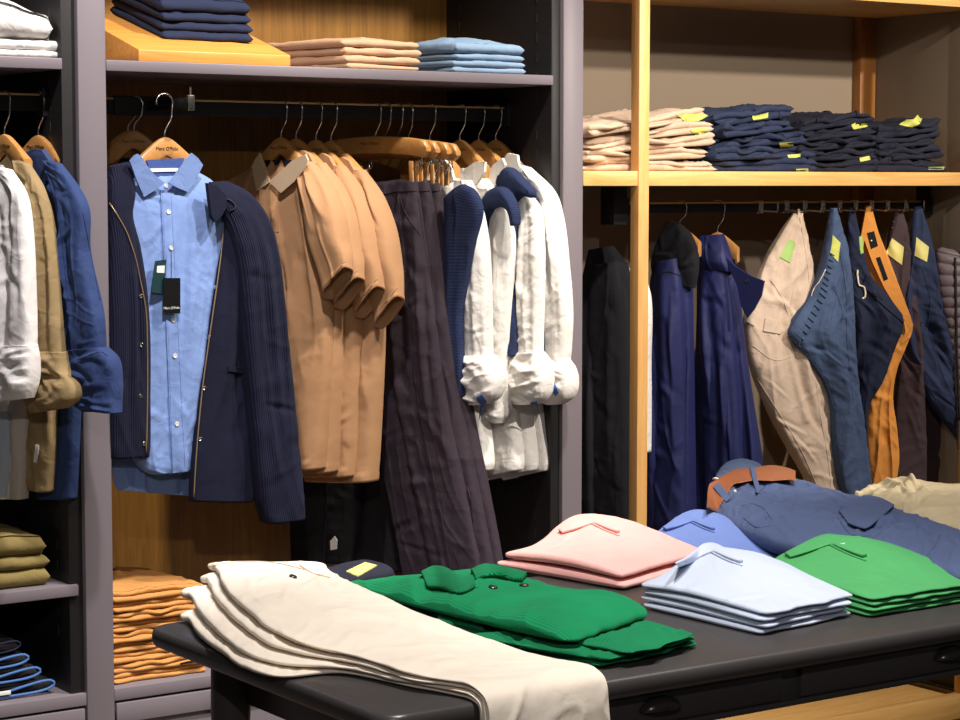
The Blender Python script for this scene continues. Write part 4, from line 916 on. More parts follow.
# ------------------------------------------------------------ folded stacks on shelves
M['navy_knitwear'] = cloth('navy_jersey', (32, 40, 64), .08, 1100, .25, crease=.2, crk=0.12)
M['mocha'] = cloth('mocha_cotton', (196, 158, 126), .06, 1200, .2, crease=.2)
M['sky'] = cloth('sky_chambray', (122, 146, 170), .07, 1000, .25, crease=.2, crk=0.2)
M['beige_twill'] = cloth('beige_twill', (194, 170, 146), .06, 1200, .25, crease=.35, crk=0.3)
M['jeans'] = cloth('dark_blue_jeans', (40, 48, 72), .16, 900, .35, crease=.4, crk=0.4)
M['jeans_black'] = cloth('blue_black_jeans', (32, 34, 48), .14, 900, .35, crease=.4, crk=0.4)
M['tan_twill'] = cloth('tan_twill', (196, 138, 76), .06, 1200, .25, crease=.35, crk=0.3)
M['olive'] = cloth('olive_twill', (128, 112, 66), .06, 1200, .25, crease=.3, crk=0.2)
M['denim_edge'] = cloth('blue_binding', (74, 112, 170), .05)
def folded(name, label, cat, mat, c, W, Dp, h, z, rot=0, seed=0, layers=2, wav=.004, dome=.3, tilt=(0, 0), group=None, skew=0, par=None, slack=.0, nx=70, amp=.0025, ztop=None):
    """one folded garment: sheet doubled back on itself `layers` times, fold towards the viewer (local -y).
    c = centre of the front edge; W across, Dp deep, h high; underside rests at z (float or function of local x,y)."""
    rs = np.random.RandomState(seed+17); a = math.radians(rot); ux = np.array([math.cos(a), math.sin(a), 0]); uy = np.array([-math.sin(a), math.cos(a), 0])
    th = h/layers; n = 15
    prof = []   # closed outline in (depth, height): front is a row of round noses, one per layer
    for l in range(layers):
        z0 = l*th; r = th/2
        ins = rs.uniform(0, .010) if l else 0
        for k in range(n):
            an = -PI/2+PI*k/(n-1); prof.append((ins+r-r*math.cos(an)*1.0, z0+r+r*math.sin(an)*.94))
    m0 = len(prof); nd = 26
    top = [(Dp*(k/nd), h) for k in range(1, nd)]; f0 = prof
    back = []
    for l in range(layers-1, -1, -1):
        z0 = l*th; r = th/2; ins = rs.uniform(0, .008)
        for k in range(9):
            an = PI/2-PI*k/8; back.append((Dp-ins-r+r*math.cos(an), z0+r+r*math.sin(an)*.94))
    bot = [(Dp*(k/nd), 0) for k in range(nd-1, 0, -1)]
    P = np.array(f0+top+back+bot); m = len(P)
    s = np.linspace(-1, 1, nx); V = np.empty((nx, m, 3)); UVs = np.empty((nx, m, 2))
    wr = [(rs.uniform(3, 11), rs.uniform(0, 6.28), rs.uniform(-.6, .6)) for _ in range(6)]
    F_ = Folds(seed+5).wrinkle(14, W/2, Dp, amp, .009, .09, (.6, 2.4)).noise(amp*.8, 7)
    arc = np.r_[0, np.cumsum(np.linalg.norm(np.diff(P, axis=0), axis=1))]
    for i, q in enumerate(s):
        x = q*W/2
        d = P[:, 0].copy(); zz = P[:, 1].copy()
        lay = np.floor(np.clip(zz/th-1e-6, 0, layers-1))
        wv = sum(np.sin(f*q+p+lay*(1.7+.9*k)) for k, (f, p, g) in enumerate(wr))/6*wav
        fw = np.clip(1-d/.05, 0, 1)
        endk = smooth01((1-abs(q))/.07)
        xs = x+ (np.sin(lay*2.1+seed)*.5+.2)*slack*np.sign(q)*(abs(q) > .6)
        dd = d + wv*fw*1.6
        zc = h/2*0+zz
        edge = .35+.65*endk**.5
        mid = (lay+.5)*th
        zc = mid+(zz-mid)*edge
        zc = zc+np.sin(q*wr[0][0]*.8+wr[0][1]+lay)*wav*.5*fw*(zz/h)
        zb = dome*h*(1-q*q)*(np.clip(d/Dp, 0, 1)*(1-np.clip(d/Dp, 0, 1))*4)*(zz/h)
        zc = zc+zb
        px_ = xs+skew*d; top_m = (zz > h*.9)
        fo = F_(np.full_like(d, x), d)*np.clip(zz/h, 0, 1)**3
        base = z(px_, dd) if callable(z) else z
        zw = base+zc+fo+tilt[0]*x*(zz/h)+tilt[1]*d*(zz/h)
        V[i] = np.asarray(c)[None, :]*np.array([1, 1, 0])+px_[:, None]*ux+dd[:, None]*uy; V[i, :, 2] = zw
        UVs[i] = np.c_[np.full(m, x), arc]
    Vf = V.reshape(-1, 3); Fc = []
    for i in range(nx-1):
        for k in range(m): Fc.append((i*m+k, (i+1)*m+k, (i+1)*m+(k+1) % m, i*m+(k+1) % m))
    Fc += [tuple(range(m)), tuple((nx-1)*m+k for k in range(m))[::-1]]
    o = mesh(name, Vf, Fc, mat, par, uv=UVs.reshape(-1, 2))
    bm = bmesh.new(); bm.from_mesh(o.data); bmesh.ops.recalc_face_normals(bm, faces=bm.faces[:]); bm.to_mesh(o.data); bm.free()
    if par is None: ground(o); tag(o, label, cat, group)
    return o
def child(o, parent):
    """hang a part built in world space under a single-mesh thing"""
    if o is None: return None
    o.parent = parent; o.data.transform(Matrix.Translation(-parent.location)); return o
NTH = ('lowest', 'second up', 'third up', 'fourth up', 'fifth up', 'sixth up', 'seventh up', 'eighth up', 'ninth up')
def nth(i, n): return 'topmost' if i == n-1 else NTH[i]
def stack(n, name, what, where, cat, mat, px0, px1, zb, hpx, y0, Dp, seed, layers=2, group=None, rot=0, jit=.006, wav=.004, dome=.25, tilt=(0, 0), taper=0, slack=0, skew=0, zslope=0, hs=None, amp=.0025, grow=0, xsl=0, rj=2):
    A = Py(px0, 100, y0); B = Py(px1, 100, y0); W = B[0]-A[0]; cx = (A[0]+B[0])/2
    rs = np.random.RandomState(seed); z = zb; out = []
    H = hpx/FPX*5.3
    for i in range(n):
        h = (hs[i] if hs else H/n); w = W*(1-taper*i/max(n-1, 1))*rs.uniform(.97, 1.0)
        zf = (lambda zz, kx: (lambda x, d: zz+zslope*np.clip(d, 0, 9)+kx*x))(z, xsl*i/max(n-1, 1))
        o = folded(name, ('%s, %s of %s' % (what, nth(i, n), where)), cat, mat, (cx+rs.uniform(-jit, jit), y0+rs.uniform(0, jit)+grow*i, 0), w, Dp*rs.uniform(.95, 1), h*.985, zf, rot+rs.uniform(-rj, rj), seed*13+i, layers, wav, dome if i == n-1 else dome*.0, (tilt[0], tilt[1]) if i == n-1 else (0, 0), group, skew, None, slack, amp=amp)
        out.append(o); z += h
    return out
# navy stack on the sloping riser (rests along its slope)
st = stack(4, 'folded_sweater', 'navy folded sweater on the sloping riser', 'four', 'sweater', M['navy_knitwear'], 163, 252, 1.922, 42, .115, .25, 5, 1, 'navy sweaters on the riser', rot=-3, wav=.003, dome=.4, zslope=.30, skew=-.12, hs=[.021, .021, .021, .03])
# mocha stack: darker left half lies in shade of the riser
st = stack(4, 'folded_trousers', 'mocha folded trousers on the top shelf', 'four beside the riser', 'trousers', M['mocha'], 345, 421, 1.8675, 30, .03, .30, 7, 1, 'mocha trousers on the top shelf', rot=0, wav=.004, dome=.5, skew=-.22, hs=[.013, .019, .019, .019])
st = stack(4, 'folded_shirt', 'sky blue folded shirt on the top shelf', 'four at right end', 'shirt', M['sky'], 453, 527, 1.8675, 28, .03, .28, 9, 1, 'sky blue shirts on the top shelf', rot=0, wav=.003, dome=.9, skew=-.12, hs=[.015, .016, .017, .024], taper=.06)
# ---- oak unit shelf
WZ = 1.6335
def jean_stack(n, what, where, cat_group, mat, px0, px1, hpx, seed, cards, y0=.03, rot=0, Dp=.34, colr='tag_lime', hs=None, nm='folded_jeans', xsl=.13, taper=.20):
    st = stack(n, nm, what, where, nm.split('_')[1], mat, px0, px1, WZ, hpx, y0, Dp, seed, 2, cat_group, rot, .014, .018, .3, (0, 0), taper, .02, -.15, amp=.008, grow=.004, xsl=xsl, rj=8)
    c = caster(st)
    for k, poly in enumerate(cards):
        cy = sum(p[1] for p in poly)/len(poly); cxm = sum(p[0] for p in poly)/len(poly)
        p, nn = c(cxm, cy)
        if p is None: continue
        best = min(st, key=lambda o: abs(o.location.z+.012-p[2]))
        d = drape('size_card', poly, c, M[colr], None, t=.0012, off=.001, smoothing=1)
        child(d, best)
    return st
jean_stack(5, 'beige folded trousers on the oak shelf', 'five behind the front post', 'beige trousers on the oak shelf', M['beige_twill'], 588, 716, 56, 21, [[(676, 115), (700, 113.5), (708, 116), (698, 121), (684, 121)], [(690, 130), (705, 127), (707, 132), (694, 137)], [(699, 158.5), (711, 157), (713, 160), (701, 162)]], Dp=.33, nm='folded_trousers', taper=.02)
jean_stack(5, 'dark blue folded jeans on the oak shelf', 'five beside beige trousers', 'dark blue jeans on the oak shelf', M['jeans'], 716, 812, 67, 31, [[(752, 117), (768, 114), (768, 118), (753, 121)], [(774, 131), (787, 128), (790, 132), (776, 136)], [(779, 143), (793, 142), (793, 146), (780, 147)], [(787, 155), (800, 154), (800, 158), (788, 158)], [(796, 169), (808, 168.5), (808, 171.5), (796, 171.5)]], Dp=.34)
jean_stack(5, 'blue black folded jeans on the oak shelf', 'the middle stack', 'blue black jeans in the middle stack', M['jeans_black'], 800, 882, 62, 41, [[(831, 107), (853, 108), (848, 115), (825, 112)], [(851, 125), (866, 123.5), (867, 127), (853, 130)], [(858, 148), (868, 145), (869, 149), (860, 152)], [(859, 158), (869, 156), (870, 160), (860, 162)]], Dp=.34)
jean_stack(4, 'blue black folded jeans on the oak shelf', 'the rightmost stack', 'blue black jeans in the right stack', M['jeans_black'], 884, 950, 56, 51, [[(906, 120), (922, 119), (920, 124), (912, 128), (899, 125)], [(932, 137), (938, 135), (939, 140), (933, 142)], [(928, 167), (943, 166.5), (943, 169.5), (928, 169.5)]], Dp=.33)
# ---- left bay
LX = lambda px, y=.02: Py(px, 100, y)[0]
z = 1.8675
folded('folded_shirt', 'white folded shirt on the left top shelf, lowest of three', 'shirt', M['white'], ((LX(-30)+LX(64))/2, .03, 0), LX(64)-LX(-30), .3, .016, z, 0, 61, 1, .002, 0, group='white shirts on the left top shelf')
folded('folded_shirt', 'white folded shirt on the left top shelf, middle of three', 'shirt', M['white'], ((LX(-30)+LX(63))/2, .03, 0), LX(63)-LX(-30), .3, .021, z+.0165, 0, 62, 1, .002, 0, group='white shirts on the left top shelf')
folded('folded_shirt', 'thick white rolled shirt on top of the left shelf stack', 'shirt', M['white'], ((LX(-40)+LX(55))/2, .025, 0), LX(55)-LX(-40), .3, .07, z+.038, 0, 63, 1, .004, .5, tilt=(-.22, 0), group='white shirts on the left top shelf')
for i in range(3):
    folded('folded_trousers', 'olive folded trousers on the lower left shelf, %s of three' % ('lowest', 'middle', 'topmost')[i], 'trousers', M['olive'], ((Py(-70, 580, .02)[0]+Py((52, 53, 50)[i], 580, .02)[0])/2, .03+.004*i, 0), Py((52, 53, 50)[i], 580, .02)[0]-Py(-70, 580, .02)[0], .32, (.037, .027, .05)[i], .7325+(0, .0375, .065)[i], 0, 71+i, 1, .003, .2 if i == 2 else 0, tilt=(-.08, 0) if i == 2 else (0, 0), group='olive trousers on the lower left shelf')
# dark jeans showing bound edges as long loops
def loop_jeans(i, n):
    ys = [693, 679, 660, 640][i]; xr = [52, 38, 26, 18][i]
    zb = .4905+i*.032; A = Py(-60, ys, .05); B = Py(xr, ys, .05); W = B[0]-A[0]
    o = folded('folded_jeans', 'black folded jeans with bound edge on left base deck, %s of four' % ('lowest', 'second lowest', 'second highest', 'topmost')[i], 'jeans', M['black_cloth'], ((A[0]+B[0])/2, .05, 0), W, .3, .0315, zb, 0, 81+i, 1, .002, 0, group='black jeans with bound edges on the left base deck')
    m = MB(); x1 = B[0]+.004; x0 = x1-.19; y = .043
    zl = zb+.004; pts = [(x0, y, zl), (x0+.06, y-.002, zl+.002), (x1-.05, y-.004, zl+.004), (x1-.015, y-.004, zl+.009), (x1-.002, y-.004, zl+.018), (x1-.012, y-.004, zl+.026), (x1-.05, y-.004, zl+.024), (x0+.05, y-.002, zl+.008), (x0, y, zl+.004)]
    A_ = cr([list(p)+[0]*3 for p in pts], 50)[:, :3]
    m.tube(A_, .0030 if i < 3 else .0018, 8); b = m.build('bound_edge', M['denim_edge'] if i < 3 else M['navy_twill'], None, smooth=True); child(b, o)
    if i < 3: child(MB().box(x0+.045, x0+.085, y-.009, y-.006, zl+.008, zl+.017, .001).build('label', M['tag_white'], None), o)
for i in range(4): loop_jeans(i, 4)
# tan stack on the middle base deck
A = Py(114, 685, .03)[0]; B = Py(206, 672, .03)[0]; z = .4905; rs = np.random.RandomState(4)
hh = [.022, .022, .024, .022, .024, .023, .023, .022, .026]
for i in range(9):
    o = folded('folded_trousers', 'tan folded trousers on the middle base deck, %s' % nth(i, 9)+' of nine', 'trousers', M['tan_twill'], ((A+B)/2+rs.uniform(-.008, .004), .035+rs.uniform(-.004, .006), 0), (B-A)*rs.uniform(.96, 1.0), .3, hh[i]*.98, z, rs.uniform(-3, 1), 500+i, 2, .006, .25 if i == 8 else 0, (0, 0), 'tan trousers on the middle base deck', -.1, slack=.01, amp=.004)
    z += hh[i]
    if i in (1, 4, 8):
        c = caster([o]); yy = {1: 663, 4: 645, 8: 617}[i]
        child(drape('inside_label', [(180, yy), (198, yy-4), (198, yy-2), (180, yy+2)], c, M['tag_black'], None), o)
YL = .10
# ------------------------------------------------------------ left bay rail
M['khaki'] = cloth('khaki_linen', (152, 130, 92), .06, 1100, .3, crease=.4, crk=0.35)
M['denim_shirt'] = cloth('blue_linen', (48, 66, 110), .10, 1000, .3, crease=.4, crk=0.4)
M['grey_linen'] = cloth('pale_grey_linen', (196, 188, 178), .05, 1100, .3, crease=.3, crk=0.3)
M['white_linen'] = cloth('white_linen', (234, 230, 226), .02, 1200, .2, crease=.35, crk=0.35)
for k, (px, pk, lab) in enumerate(((4, 134, 'dark wooden hanger at the far left edge above the white linen shirt'), (38, 135, 'wooden hanger in the left bay above the blue linen shirt'))):
    x = Py(px, 100, YL)[0]; hanger(x, YL, -72, zat(px, pk, x, YL), lab, group=None, W=.075, drop=.055)
def lshirt(name, label, px, a, body, sleeve, cuff, mat, seed, so=.04, collar=None):
    x = Py(px, 100, YL)[0]; pl = Plane(x, YL, -73)
    t = empty(name, label, 'shirt', (x, YL, 1.0))
    b = ploft('shirt_body', pl, body, mat, t, front=Folds(seed).drape(8, .12, .75, .009, .014).wrinkle(14, .12, .75, .004, .009, .09).noise(.003), nv=110, hollow1=.05)
    ob = [b]
    if sleeve: ob.append(ploft('sleeve', pl, [r+(so,) for r in sleeve], mat, t, front=Folds(seed+1).drape(6, .03, .5, .006, .010, (0, .4), (.5, 1)).wrinkle(12, .03, .5, .004, .008, .06).noise(.002), nv=110))
    if cuff: ob.append(ploft('rolled_cuff', pl, [r+(so+.006,) for r in cuff], mat, t, front=Folds(seed+2).wrinkle(22, .05, .16, .007, .009, .09, (-.5, .9)).noise(.004, 12), nv=64, nu=84, hollow1=.03))
    if collar: flap('collar', collar, pl, .03, 0, 0, 0, 0, mat, t, .012)
    return t, pl, ob
t, pl, ob = lshirt('blue_linen_shirt', 'mid blue linen shirt with rolled cuff hanging beside the grey upright', 38, -66, [(30, 150, 46, 150, 0.019), (20, 160, 56, 162, 0.031), (10, 180, 72, 182, 0.043), (14, 250, 80, 250, 0.053), (24, 330, 84, 330, 0.053), (34, 400, 78, 400, 0.053), (38, 470, 75, 470, 0.050), (42, 498, 74, 499, 0.043)], [(44, 160, 60, 164, 0.025), (52, 180, 78, 190, 0.037), (60, 215, 86, 212, 0.046), (60, 250, 86, 250, 0.050), (66, 300, 99, 310, 0.053), (70, 345, 102, 340, 0.050), (73, 358, 102, 350, 0.050)], [(71, 350, 104, 347, 0.053), (73, 370, 115, 360, 0.062), (76, 388, 117, 384, 0.068), (78, 402, 117, 402, 0.062), (84, 411, 118, 413, 0.050)], M['denim_shirt'], 400, .05, [(28, 158), (36, 149), (46, 150), (54, 162), (50, 172), (42, 190), (34, 180), (29, 170)])
c = caster(ob, pl)
for pts in ([(56, 190), (62, 240), (68, 300)], [(83, 212), (90, 250), (100, 300)], [(72, 362), (100, 352), (108, 356)]): seam('seam', pts, c, M['denim_shirt'], t, .0012)
t, pl, ob = lshirt('khaki_linen_shirt', 'khaki linen shirt with rolled cuff hanging between the white and blue shirts', 20, -66, [(6, 158, 24, 158, 0.019), (-4, 172, 36, 176, 0.031), (-8, 210, 50, 212, 0.043), (0, 300, 60, 300, 0.050), (14, 400, 54, 400, 0.053), (24, 450, 52, 450, 0.050), (27, 488, 50, 492, 0.043)], [(14, 160, 28, 164, 0.025), (20, 180, 42, 190, 0.037), (28, 220, 50, 225, 0.043), (31, 270, 55, 270, 0.043), (31, 320, 60, 325, 0.043), (31, 360, 63, 356, 0.043)], [(31, 350, 63, 352, 0.050), (31, 372, 66, 370, 0.056), (30, 385, 75, 384, 0.062), (30, 400, 76, 399, 0.062), (33, 413, 66, 408, 0.043)], M['khaki'], 410, .06, [(4, 165), (12, 154), (22, 155), (22, 166), (16, 180), (8, 178)])
drape('hem_label', [(36, 444), (39.5, 445), (37, 463), (34, 462)], caster(ob, pl), M['tag_white'], t)
t, pl, ob = lshirt('grey_linen_shirt', 'pale grey linen shirt tail below the white sleeve at far left', 10, -66, [(-20, 200, 10, 200, 0.031), (-20, 300, 20, 300, 0.037), (0, 390, 31, 390, 0.043), (4, 430, 29, 425, 0.043), (8, 499, 25, 499, 0.037)], None, None, M['grey_linen'], 420)
t, pl, ob = lshirt('white_linen_shirt', 'white linen shirt with rolled cuff cut by the left photo edge', 3, -66, [(-30, 165, 6, 165, 0.025), (-40, 185, 22, 190, 0.037), (-40, 300, 24, 300, 0.050), (-30, 400, 12, 400, 0.053), (-22, 460, 12, 460, 0.050), (-16, 497, 8, 499, 0.043)], [(-10, 166, 10, 170, 0.031), (-6, 190, 24, 195, 0.043), (-2, 230, 29, 230, 0.050), (0, 300, 32, 300, 0.053), (-2, 350, 33, 350, 0.053)], [(-4, 345, 33, 345, 0.056), (-6, 365, 35, 362, 0.062), (-6, 385, 34, 382, 0.062), (-2, 402, 30, 398, 0.050)], M['white_linen'], 430, .08)
drape('blue_hem', [(0, 412), (11, 411), (10, 470), (7, 497), (0, 497)], caster(ob, pl), cloth('pale_blue_cotton', (176, 188, 204), .03), t)
# ------------------------------------------------------------ folded clothes on the table
M['white_pique'] = cloth('white_pique', (188, 198, 218), .02, 1500, .25, crease=.12, crk=0.06)
M['green_pique'] = cloth('leaf_green_pique', (74, 156, 94), .05, 1500, .25, crease=.12, crk=0.06)
M['pink_pique'] = cloth('salmon_pink_pique', (236, 176, 170), .03, 1500, .25, crease=.12, crk=0.06)
M['blue_pique'] = cloth('periwinkle_pique', (108, 130, 190), .04, 1500, .25, crease=.12)
M['green_knit'] = cloth('emerald_wool', (8, 122, 76), .12, 600, .45, rib=48, ribd=.35, sheen=.35, rough=.95, crease=.15, axis='Y')
M['green_rib'] = cloth('emerald_rib', (6, 122, 76), .10, 600, .3, rib=62, ribd=.8, sheen=.35, rough=.95, crease=.1)
M['ivory'] = cloth('ivory_cotton', (236, 224, 208), .03, 1400, .22, crease=.25, cscale=16, crk=0.1)
M['ivory_edge'] = cloth('ivory_edge', (198, 170, 142), .04)
M['cargo'] = cloth('slate_navy_cotton', (72, 86, 120), .08, 1300, .22, crease=.2, crk=.1)
M['leather'] = plain('brown_leather', (150, 88, 52), .42, spec=.5, bump=.25, bs=160, var=.15)
M['sage'] = cloth('sage_olive_cotton', (188, 174, 142), .06, 1300, .22, crease=.35, crk=0.35)
T0 = TZ+.0006
def slab(name, A, B, C, z0, t, mat, parent=None, bulge=None, front=None, seed=0, D=None, edge=.004, nv=80, nu=96, e=.5, frac=1.0, rt=.03, corner=.014, lift=None, flatb=False):
    """folded piece lying flat: A near corner, B right, C left (xy), underside z0, thickness t"""
    A, B, C = (np.array([p[0], p[1], 0.]) for p in (A, B, C)); D = B+C-A if D is None else np.array([D[0], D[1], 0.])
    rows = []
    for u in np.r_[0, .012, .03, np.linspace(.08, .92, 9), .97, .988, 1]:
        k = min(1, math.sqrt(max(1e-4, 1-(1-min(u, 1-u)/rt)**2))) if min(u, 1-u) < rt else 1
        L = C+(D-C)*u; R = A+(B-A)*u; tt = max(.12, k)*t; dd = (R-L)/np.linalg.norm(R-L); ln_ = np.linalg.norm(B-A); q_ = min(u, 1-u)*ln_
        sh_ = corner*(1-math.sqrt(max(0, 1-(1-min(1, q_/corner))**2))); L = L+dd*sh_; R = R-dd*sh_
        if lift: L = L+Z3*lift(u)*frac
        L = L+Z3*(z0+t/2); R = R+Z3*(z0+t/2); rows.append((L, R, tt))
    W = np.linalg.norm(C-A)/2; Ln = np.linalg.norm(B-A)
    bz = bulge or (lambda s, v: np.zeros_like(s))
    g0 = lambda S, V: bz(np.clip(S/W, -1, 1), np.clip(V/Ln, 0, 1))*frac
    fr = (lambda S, V: g0(S, V)+front(S, V)) if front else g0
    return loft(name, rows, mat, parent, N=Z3, nu=nu, nv=nv, front=fr, back=None if flatb else (lambda S, V: -g0(S, V)*.97), e=e, edge=edge)
def pile(name, what, cat, group, mat, n, A, B, C, t, bulge, seed, D=None, z=None, jit=.005, edge=.004, e=.52, lift=None, shrink=0):
    A, B, C = Pz(*A, T0), Pz(*B, T0), Pz(*C, T0); D = Pz(*D, T0) if D else B+C-A
    rs = np.random.RandomState(seed); out = []; z = z or T0
    for i in range(n):
        j = lambda: np.array([rs.uniform(-jit, jit), rs.uniform(-jit, jit), 0])
        F_ = Folds(seed+i).wrinkle(5, .12, .25, .0018, .012, .10).noise(.0012, 5) if i == n-1 else None
        k_ = shrink*i; cm = (A+B+C+D)/4; A, B, C, D = (p+(cm-p)*k_ for p in (A, B, C, D))
        lab = '%s, %s' % (what, ('lowest', 'second up', 'third up', 'topmost')[i if i < n-1 else 3]) if n > 1 else what
        o = slab(name, A+j(), B+j(), C+j(), z, t*.97, mat, None, bulge, F_, seed+i, D+j(), edge=edge, frac=(i+.5)/n if i < n-1 else 1.0, e=e, lift=lift)
        ground(o); tag(o, lab, cat, group if n > 1 else None); out.append(o); z += t
    return out
def onto(o, name, poly, mat, t=.003, smoothing=1, res=2.5):
    return child(drape(name, poly, caster([o]), mat, None, t=t, off=.0005, N=Z3, smoothing=smoothing, res=res, flat=True), o)
def bump_at(cs, cv, rs_, rv, a): return lambda s, v: a*np.exp(-((s-cs)/rs_)**2-((v-cv)/rv)**2)
def addf(*fs): return lambda s, v: sum(f(s, v) for f in fs)
# s: -1 = left/back corner side (C), +1 = near side (A); v: 0 = front-left edge, 1 = right edge
# blue polo (lies under the cargo trousers)
bp = pile('folded_polo_shirt', 'periwinkle blue folded polo shirt between the pink polos and the belted trousers', 'polo shirt', None, M['blue_pique'], 1, (722, 580), (800, 560), (640, 552), .018, addf(bump_at(-.6, .6, .8, .5, .012), bump_at(0, .5, .7, .6, .016)), 701, lift=lambda u: .05*math.exp(-((u-.65)/.45)**2), D=(715, 536))
# pink polos
pk = pile('folded_polo_shirt', 'salmon pink folded polo shirt behind the green sweaters', 'polo shirt', 'salmon pink polo shirts', M['pink_pique'], 2, (626, 592), (708, 567), (497, 568), .019, addf(bump_at(-.35, .75, .6, .5, .014), bump_at(.1, .4, .8, .6, .014)), 711, lift=lambda u: .052*math.exp(-((u-.82)/.32)**2), shrink=.05, D=(590, 553), jit=.008)
# white polos
wp = pile('folded_polo_shirt', 'white folded polo shirt in the stack by the drawer edge', 'polo shirt', 'white polo shirts on the table', M['white_pique'], 4, (764, 636), (853, 617), (640, 607), .0112, addf(bump_at(-.3, .7, .6, .5, .014), bump_at(-.1, .5, .8, .6, .012)), 721, lift=lambda u: .048*math.exp(-((u-.75)/.42)**2), jit=.006, edge=.006)
# green polos
gp = pile('folded_polo_shirt', 'leaf green folded polo shirt in the stack at the right front', 'polo shirt', 'leaf green polo shirts', M['green_pique'], 4, (873, 619), (985, 600), (752, 588), .0098, addf(bump_at(-.3, .65, .6, .5, .014), bump_at(-.1, .5, .8, .6, .012)), 731, lift=lambda u: .048*math.exp(-((u-.65)/.42)**2), jit=.006, edge=.006)
CWR = [(-37, 17.5, -32, 21), (-24, 11, -20, 18), (-6, .5, -5, 12), (6, -1, 6, 8), (18, 3, 16, 12), (30, 11, 27, 17), (41, 19, 36, 20)]
for o, cx, cy, k, mt in ((wp[3], 707, 546, .88, 'white_pique'), (gp[3], 824, 537, 1.05, 'green_pique'), (pk[1], 588, 518, .78, 'pink_pique'), (bp[0], 688, 517.5, .66, 'blue_pique')):
    child(strip('collar', [(cx+a*k, cy+b*k, cx+c_*k, cy+d_*k) for a, b, c_, d_ in CWR], caster([o]), M[mt], None, .007, .004, sm=1), o)
    m_ = seam('placket', [(cx+6*k, cy+8*k), (cx+22*k, cy+16*k), (cx+40*k, cy+23*k)], caster([o]), M[mt], None, .0022, .001, 20)
    child(m_, o)
for o, pts in ((gp[3], [(843, 546)]), (wp[3], [(723, 553)]), (bp[0], [(706, 526)])):
    c = caster([o])
    for q in pts:
        p, n_ = c(*q)
        if p is not None: child(MB().disc(p+Z3*.004, Z3, .005, .002).build('button', M['pearl'], None), o)
# green sweaters
GZ = T0
A, B, C, D = Pz(600, 670, GZ), Pz(700, 648, GZ), Pz(330, 600, GZ), Pz(505, 580, GZ)
lo = ground(slab('folded_sweater', A, B, C, GZ, .012, M['green_rib'], None, bump_at(.75, .5, .25, .6, .003), Folds(741).wrinkle(16, .2, .2, .004, .012, .10).noise(.003), 741, D, edge=.010, nv=100, nu=140, e=.6, corner=.02, flatb=True))
tag(lo, 'emerald green folded sweater lying beneath the collared green sweater', 'sweater')
z1 = GZ+.0125
A, B, C, D = Pz(612, 664, z1), Pz(697, 641, z1), Pz(470, 640, z1), Pz(590, 612, z1)
child(slab('folded_hem', A, B, C, z1, .010, M['green_rib'], None, None, Folds(742).wrinkle(14, .12, .2, .005, .010, .08).noise(.004), 742, D, edge=.012, nv=80, nu=110, e=.6, corner=.015, flatb=True), lo)
A, B, C, D = Pz(630, 656, z1+.0105), Pz(697, 637, z1+.0105), Pz(520, 634, z1+.0105), Pz(600, 612, z1+.0105)
child(slab('folded_hem', A, B, C, z1+.0105, .008, M['green_rib'], None, None, Folds(743).wrinkle(12, .10, .2, .004, .010, .07).noise(.003), 743, D, edge=.010, nv=70, nu=100, e=.6, corner=.015, flatb=True), lo)
z2 = GZ+.022
A, B, C, D = Pz(572, 652, z2), Pz(655, 622, z2), Pz(335, 592, z2), Pz(478, 577, z2)
up = ground(slab('folded_sweater', A, B, C, z2, .030, M['green_knit'], None, addf(bump_at(.66, .55, .30, .60, .030), bump_at(-.1, .35, .5, .4, .006), bump_at(-.6, .4, .25, .4, .008), bump_at(.28, .5, .12, .5, -.006)), Folds(751).wrinkle(16, .25, .25, .006, .018, .16, (.3, 2.2)).noise(.006, 4), 751, D, edge=.008, nv=110, nu=150, e=.85, rt=.16, corner=.035, flatb=True))
tag(up, 'emerald green wool sweater with ribbed collar folded on top of another green sweater', 'sweater')
cu = caster([up])
child(strip('collar', [(422, 576, 428, 590), (434, 569, 441, 592), (446, 571, 455, 594), (458, 580, 467, 594), (470, 581, 475, 589)], cu, M['green_rib'], None, .014, .006, front=Folds(2).wrinkle(3, .02, .06, .002, .006, .04)), up)
child(strip('collar', [(471, 574, 476, 582), (484, 568, 487, 579), (498, 570, 498, 579), (512, 573, 510, 581), (527, 577, 522, 583)], cu, M['green_rib'], None, .014, .006), up)
child(drape('neck_opening', [(462, 579), (472, 576), (480, 580), (478, 588), (470, 589), (464, 585)], cu, M['green_rib'], None, t=.001, N=Z3, flat=True), up)
cl2 = caster([up, lo])
child(strip('ribbed_cuff', [(512, 632, 513, 645), (530, 635, 532, 649), (548, 639, 550, 652), (566, 643, 567, 652)], cl2, M['green_rib'], None, .012, .006, sm=2), up)
child(strip('ribbed_cuff', [(437, 617, 438, 627), (460, 622, 461, 631), (483, 627, 484, 634)], cl2, M['green_rib'], None, .010, .005, sm=2), up)
for q in ((493, 588), (524, 586)):
    p, n_ = cu(*q)
    if p is not None: child(MB().disc(p, n_, .009, .004).build('button', M['iron'], None), up)
# dark folded jeans with a yellow card at the back edge
A, B, C, D = Pz(330, 606, T0), Pz(398, 593, T0), Pz(290, 597, T0), Pz(358, 584, T0)
dj = ground(slab('folded_jeans', A, B, C, T0, .05, M['jeans_black'], None, bump_at(0, .8, 1, .4, .008), Folds(8).noise(.004), 761, D, edge=.004)); tag(dj, 'blue black folded jeans with yellow card behind the ivory trousers and green sweater', 'jeans')
onto(dj, 'size_card', [(346, 572), (365, 563), (377, 566), (358, 577)], M['tag_yellow'], .0015)
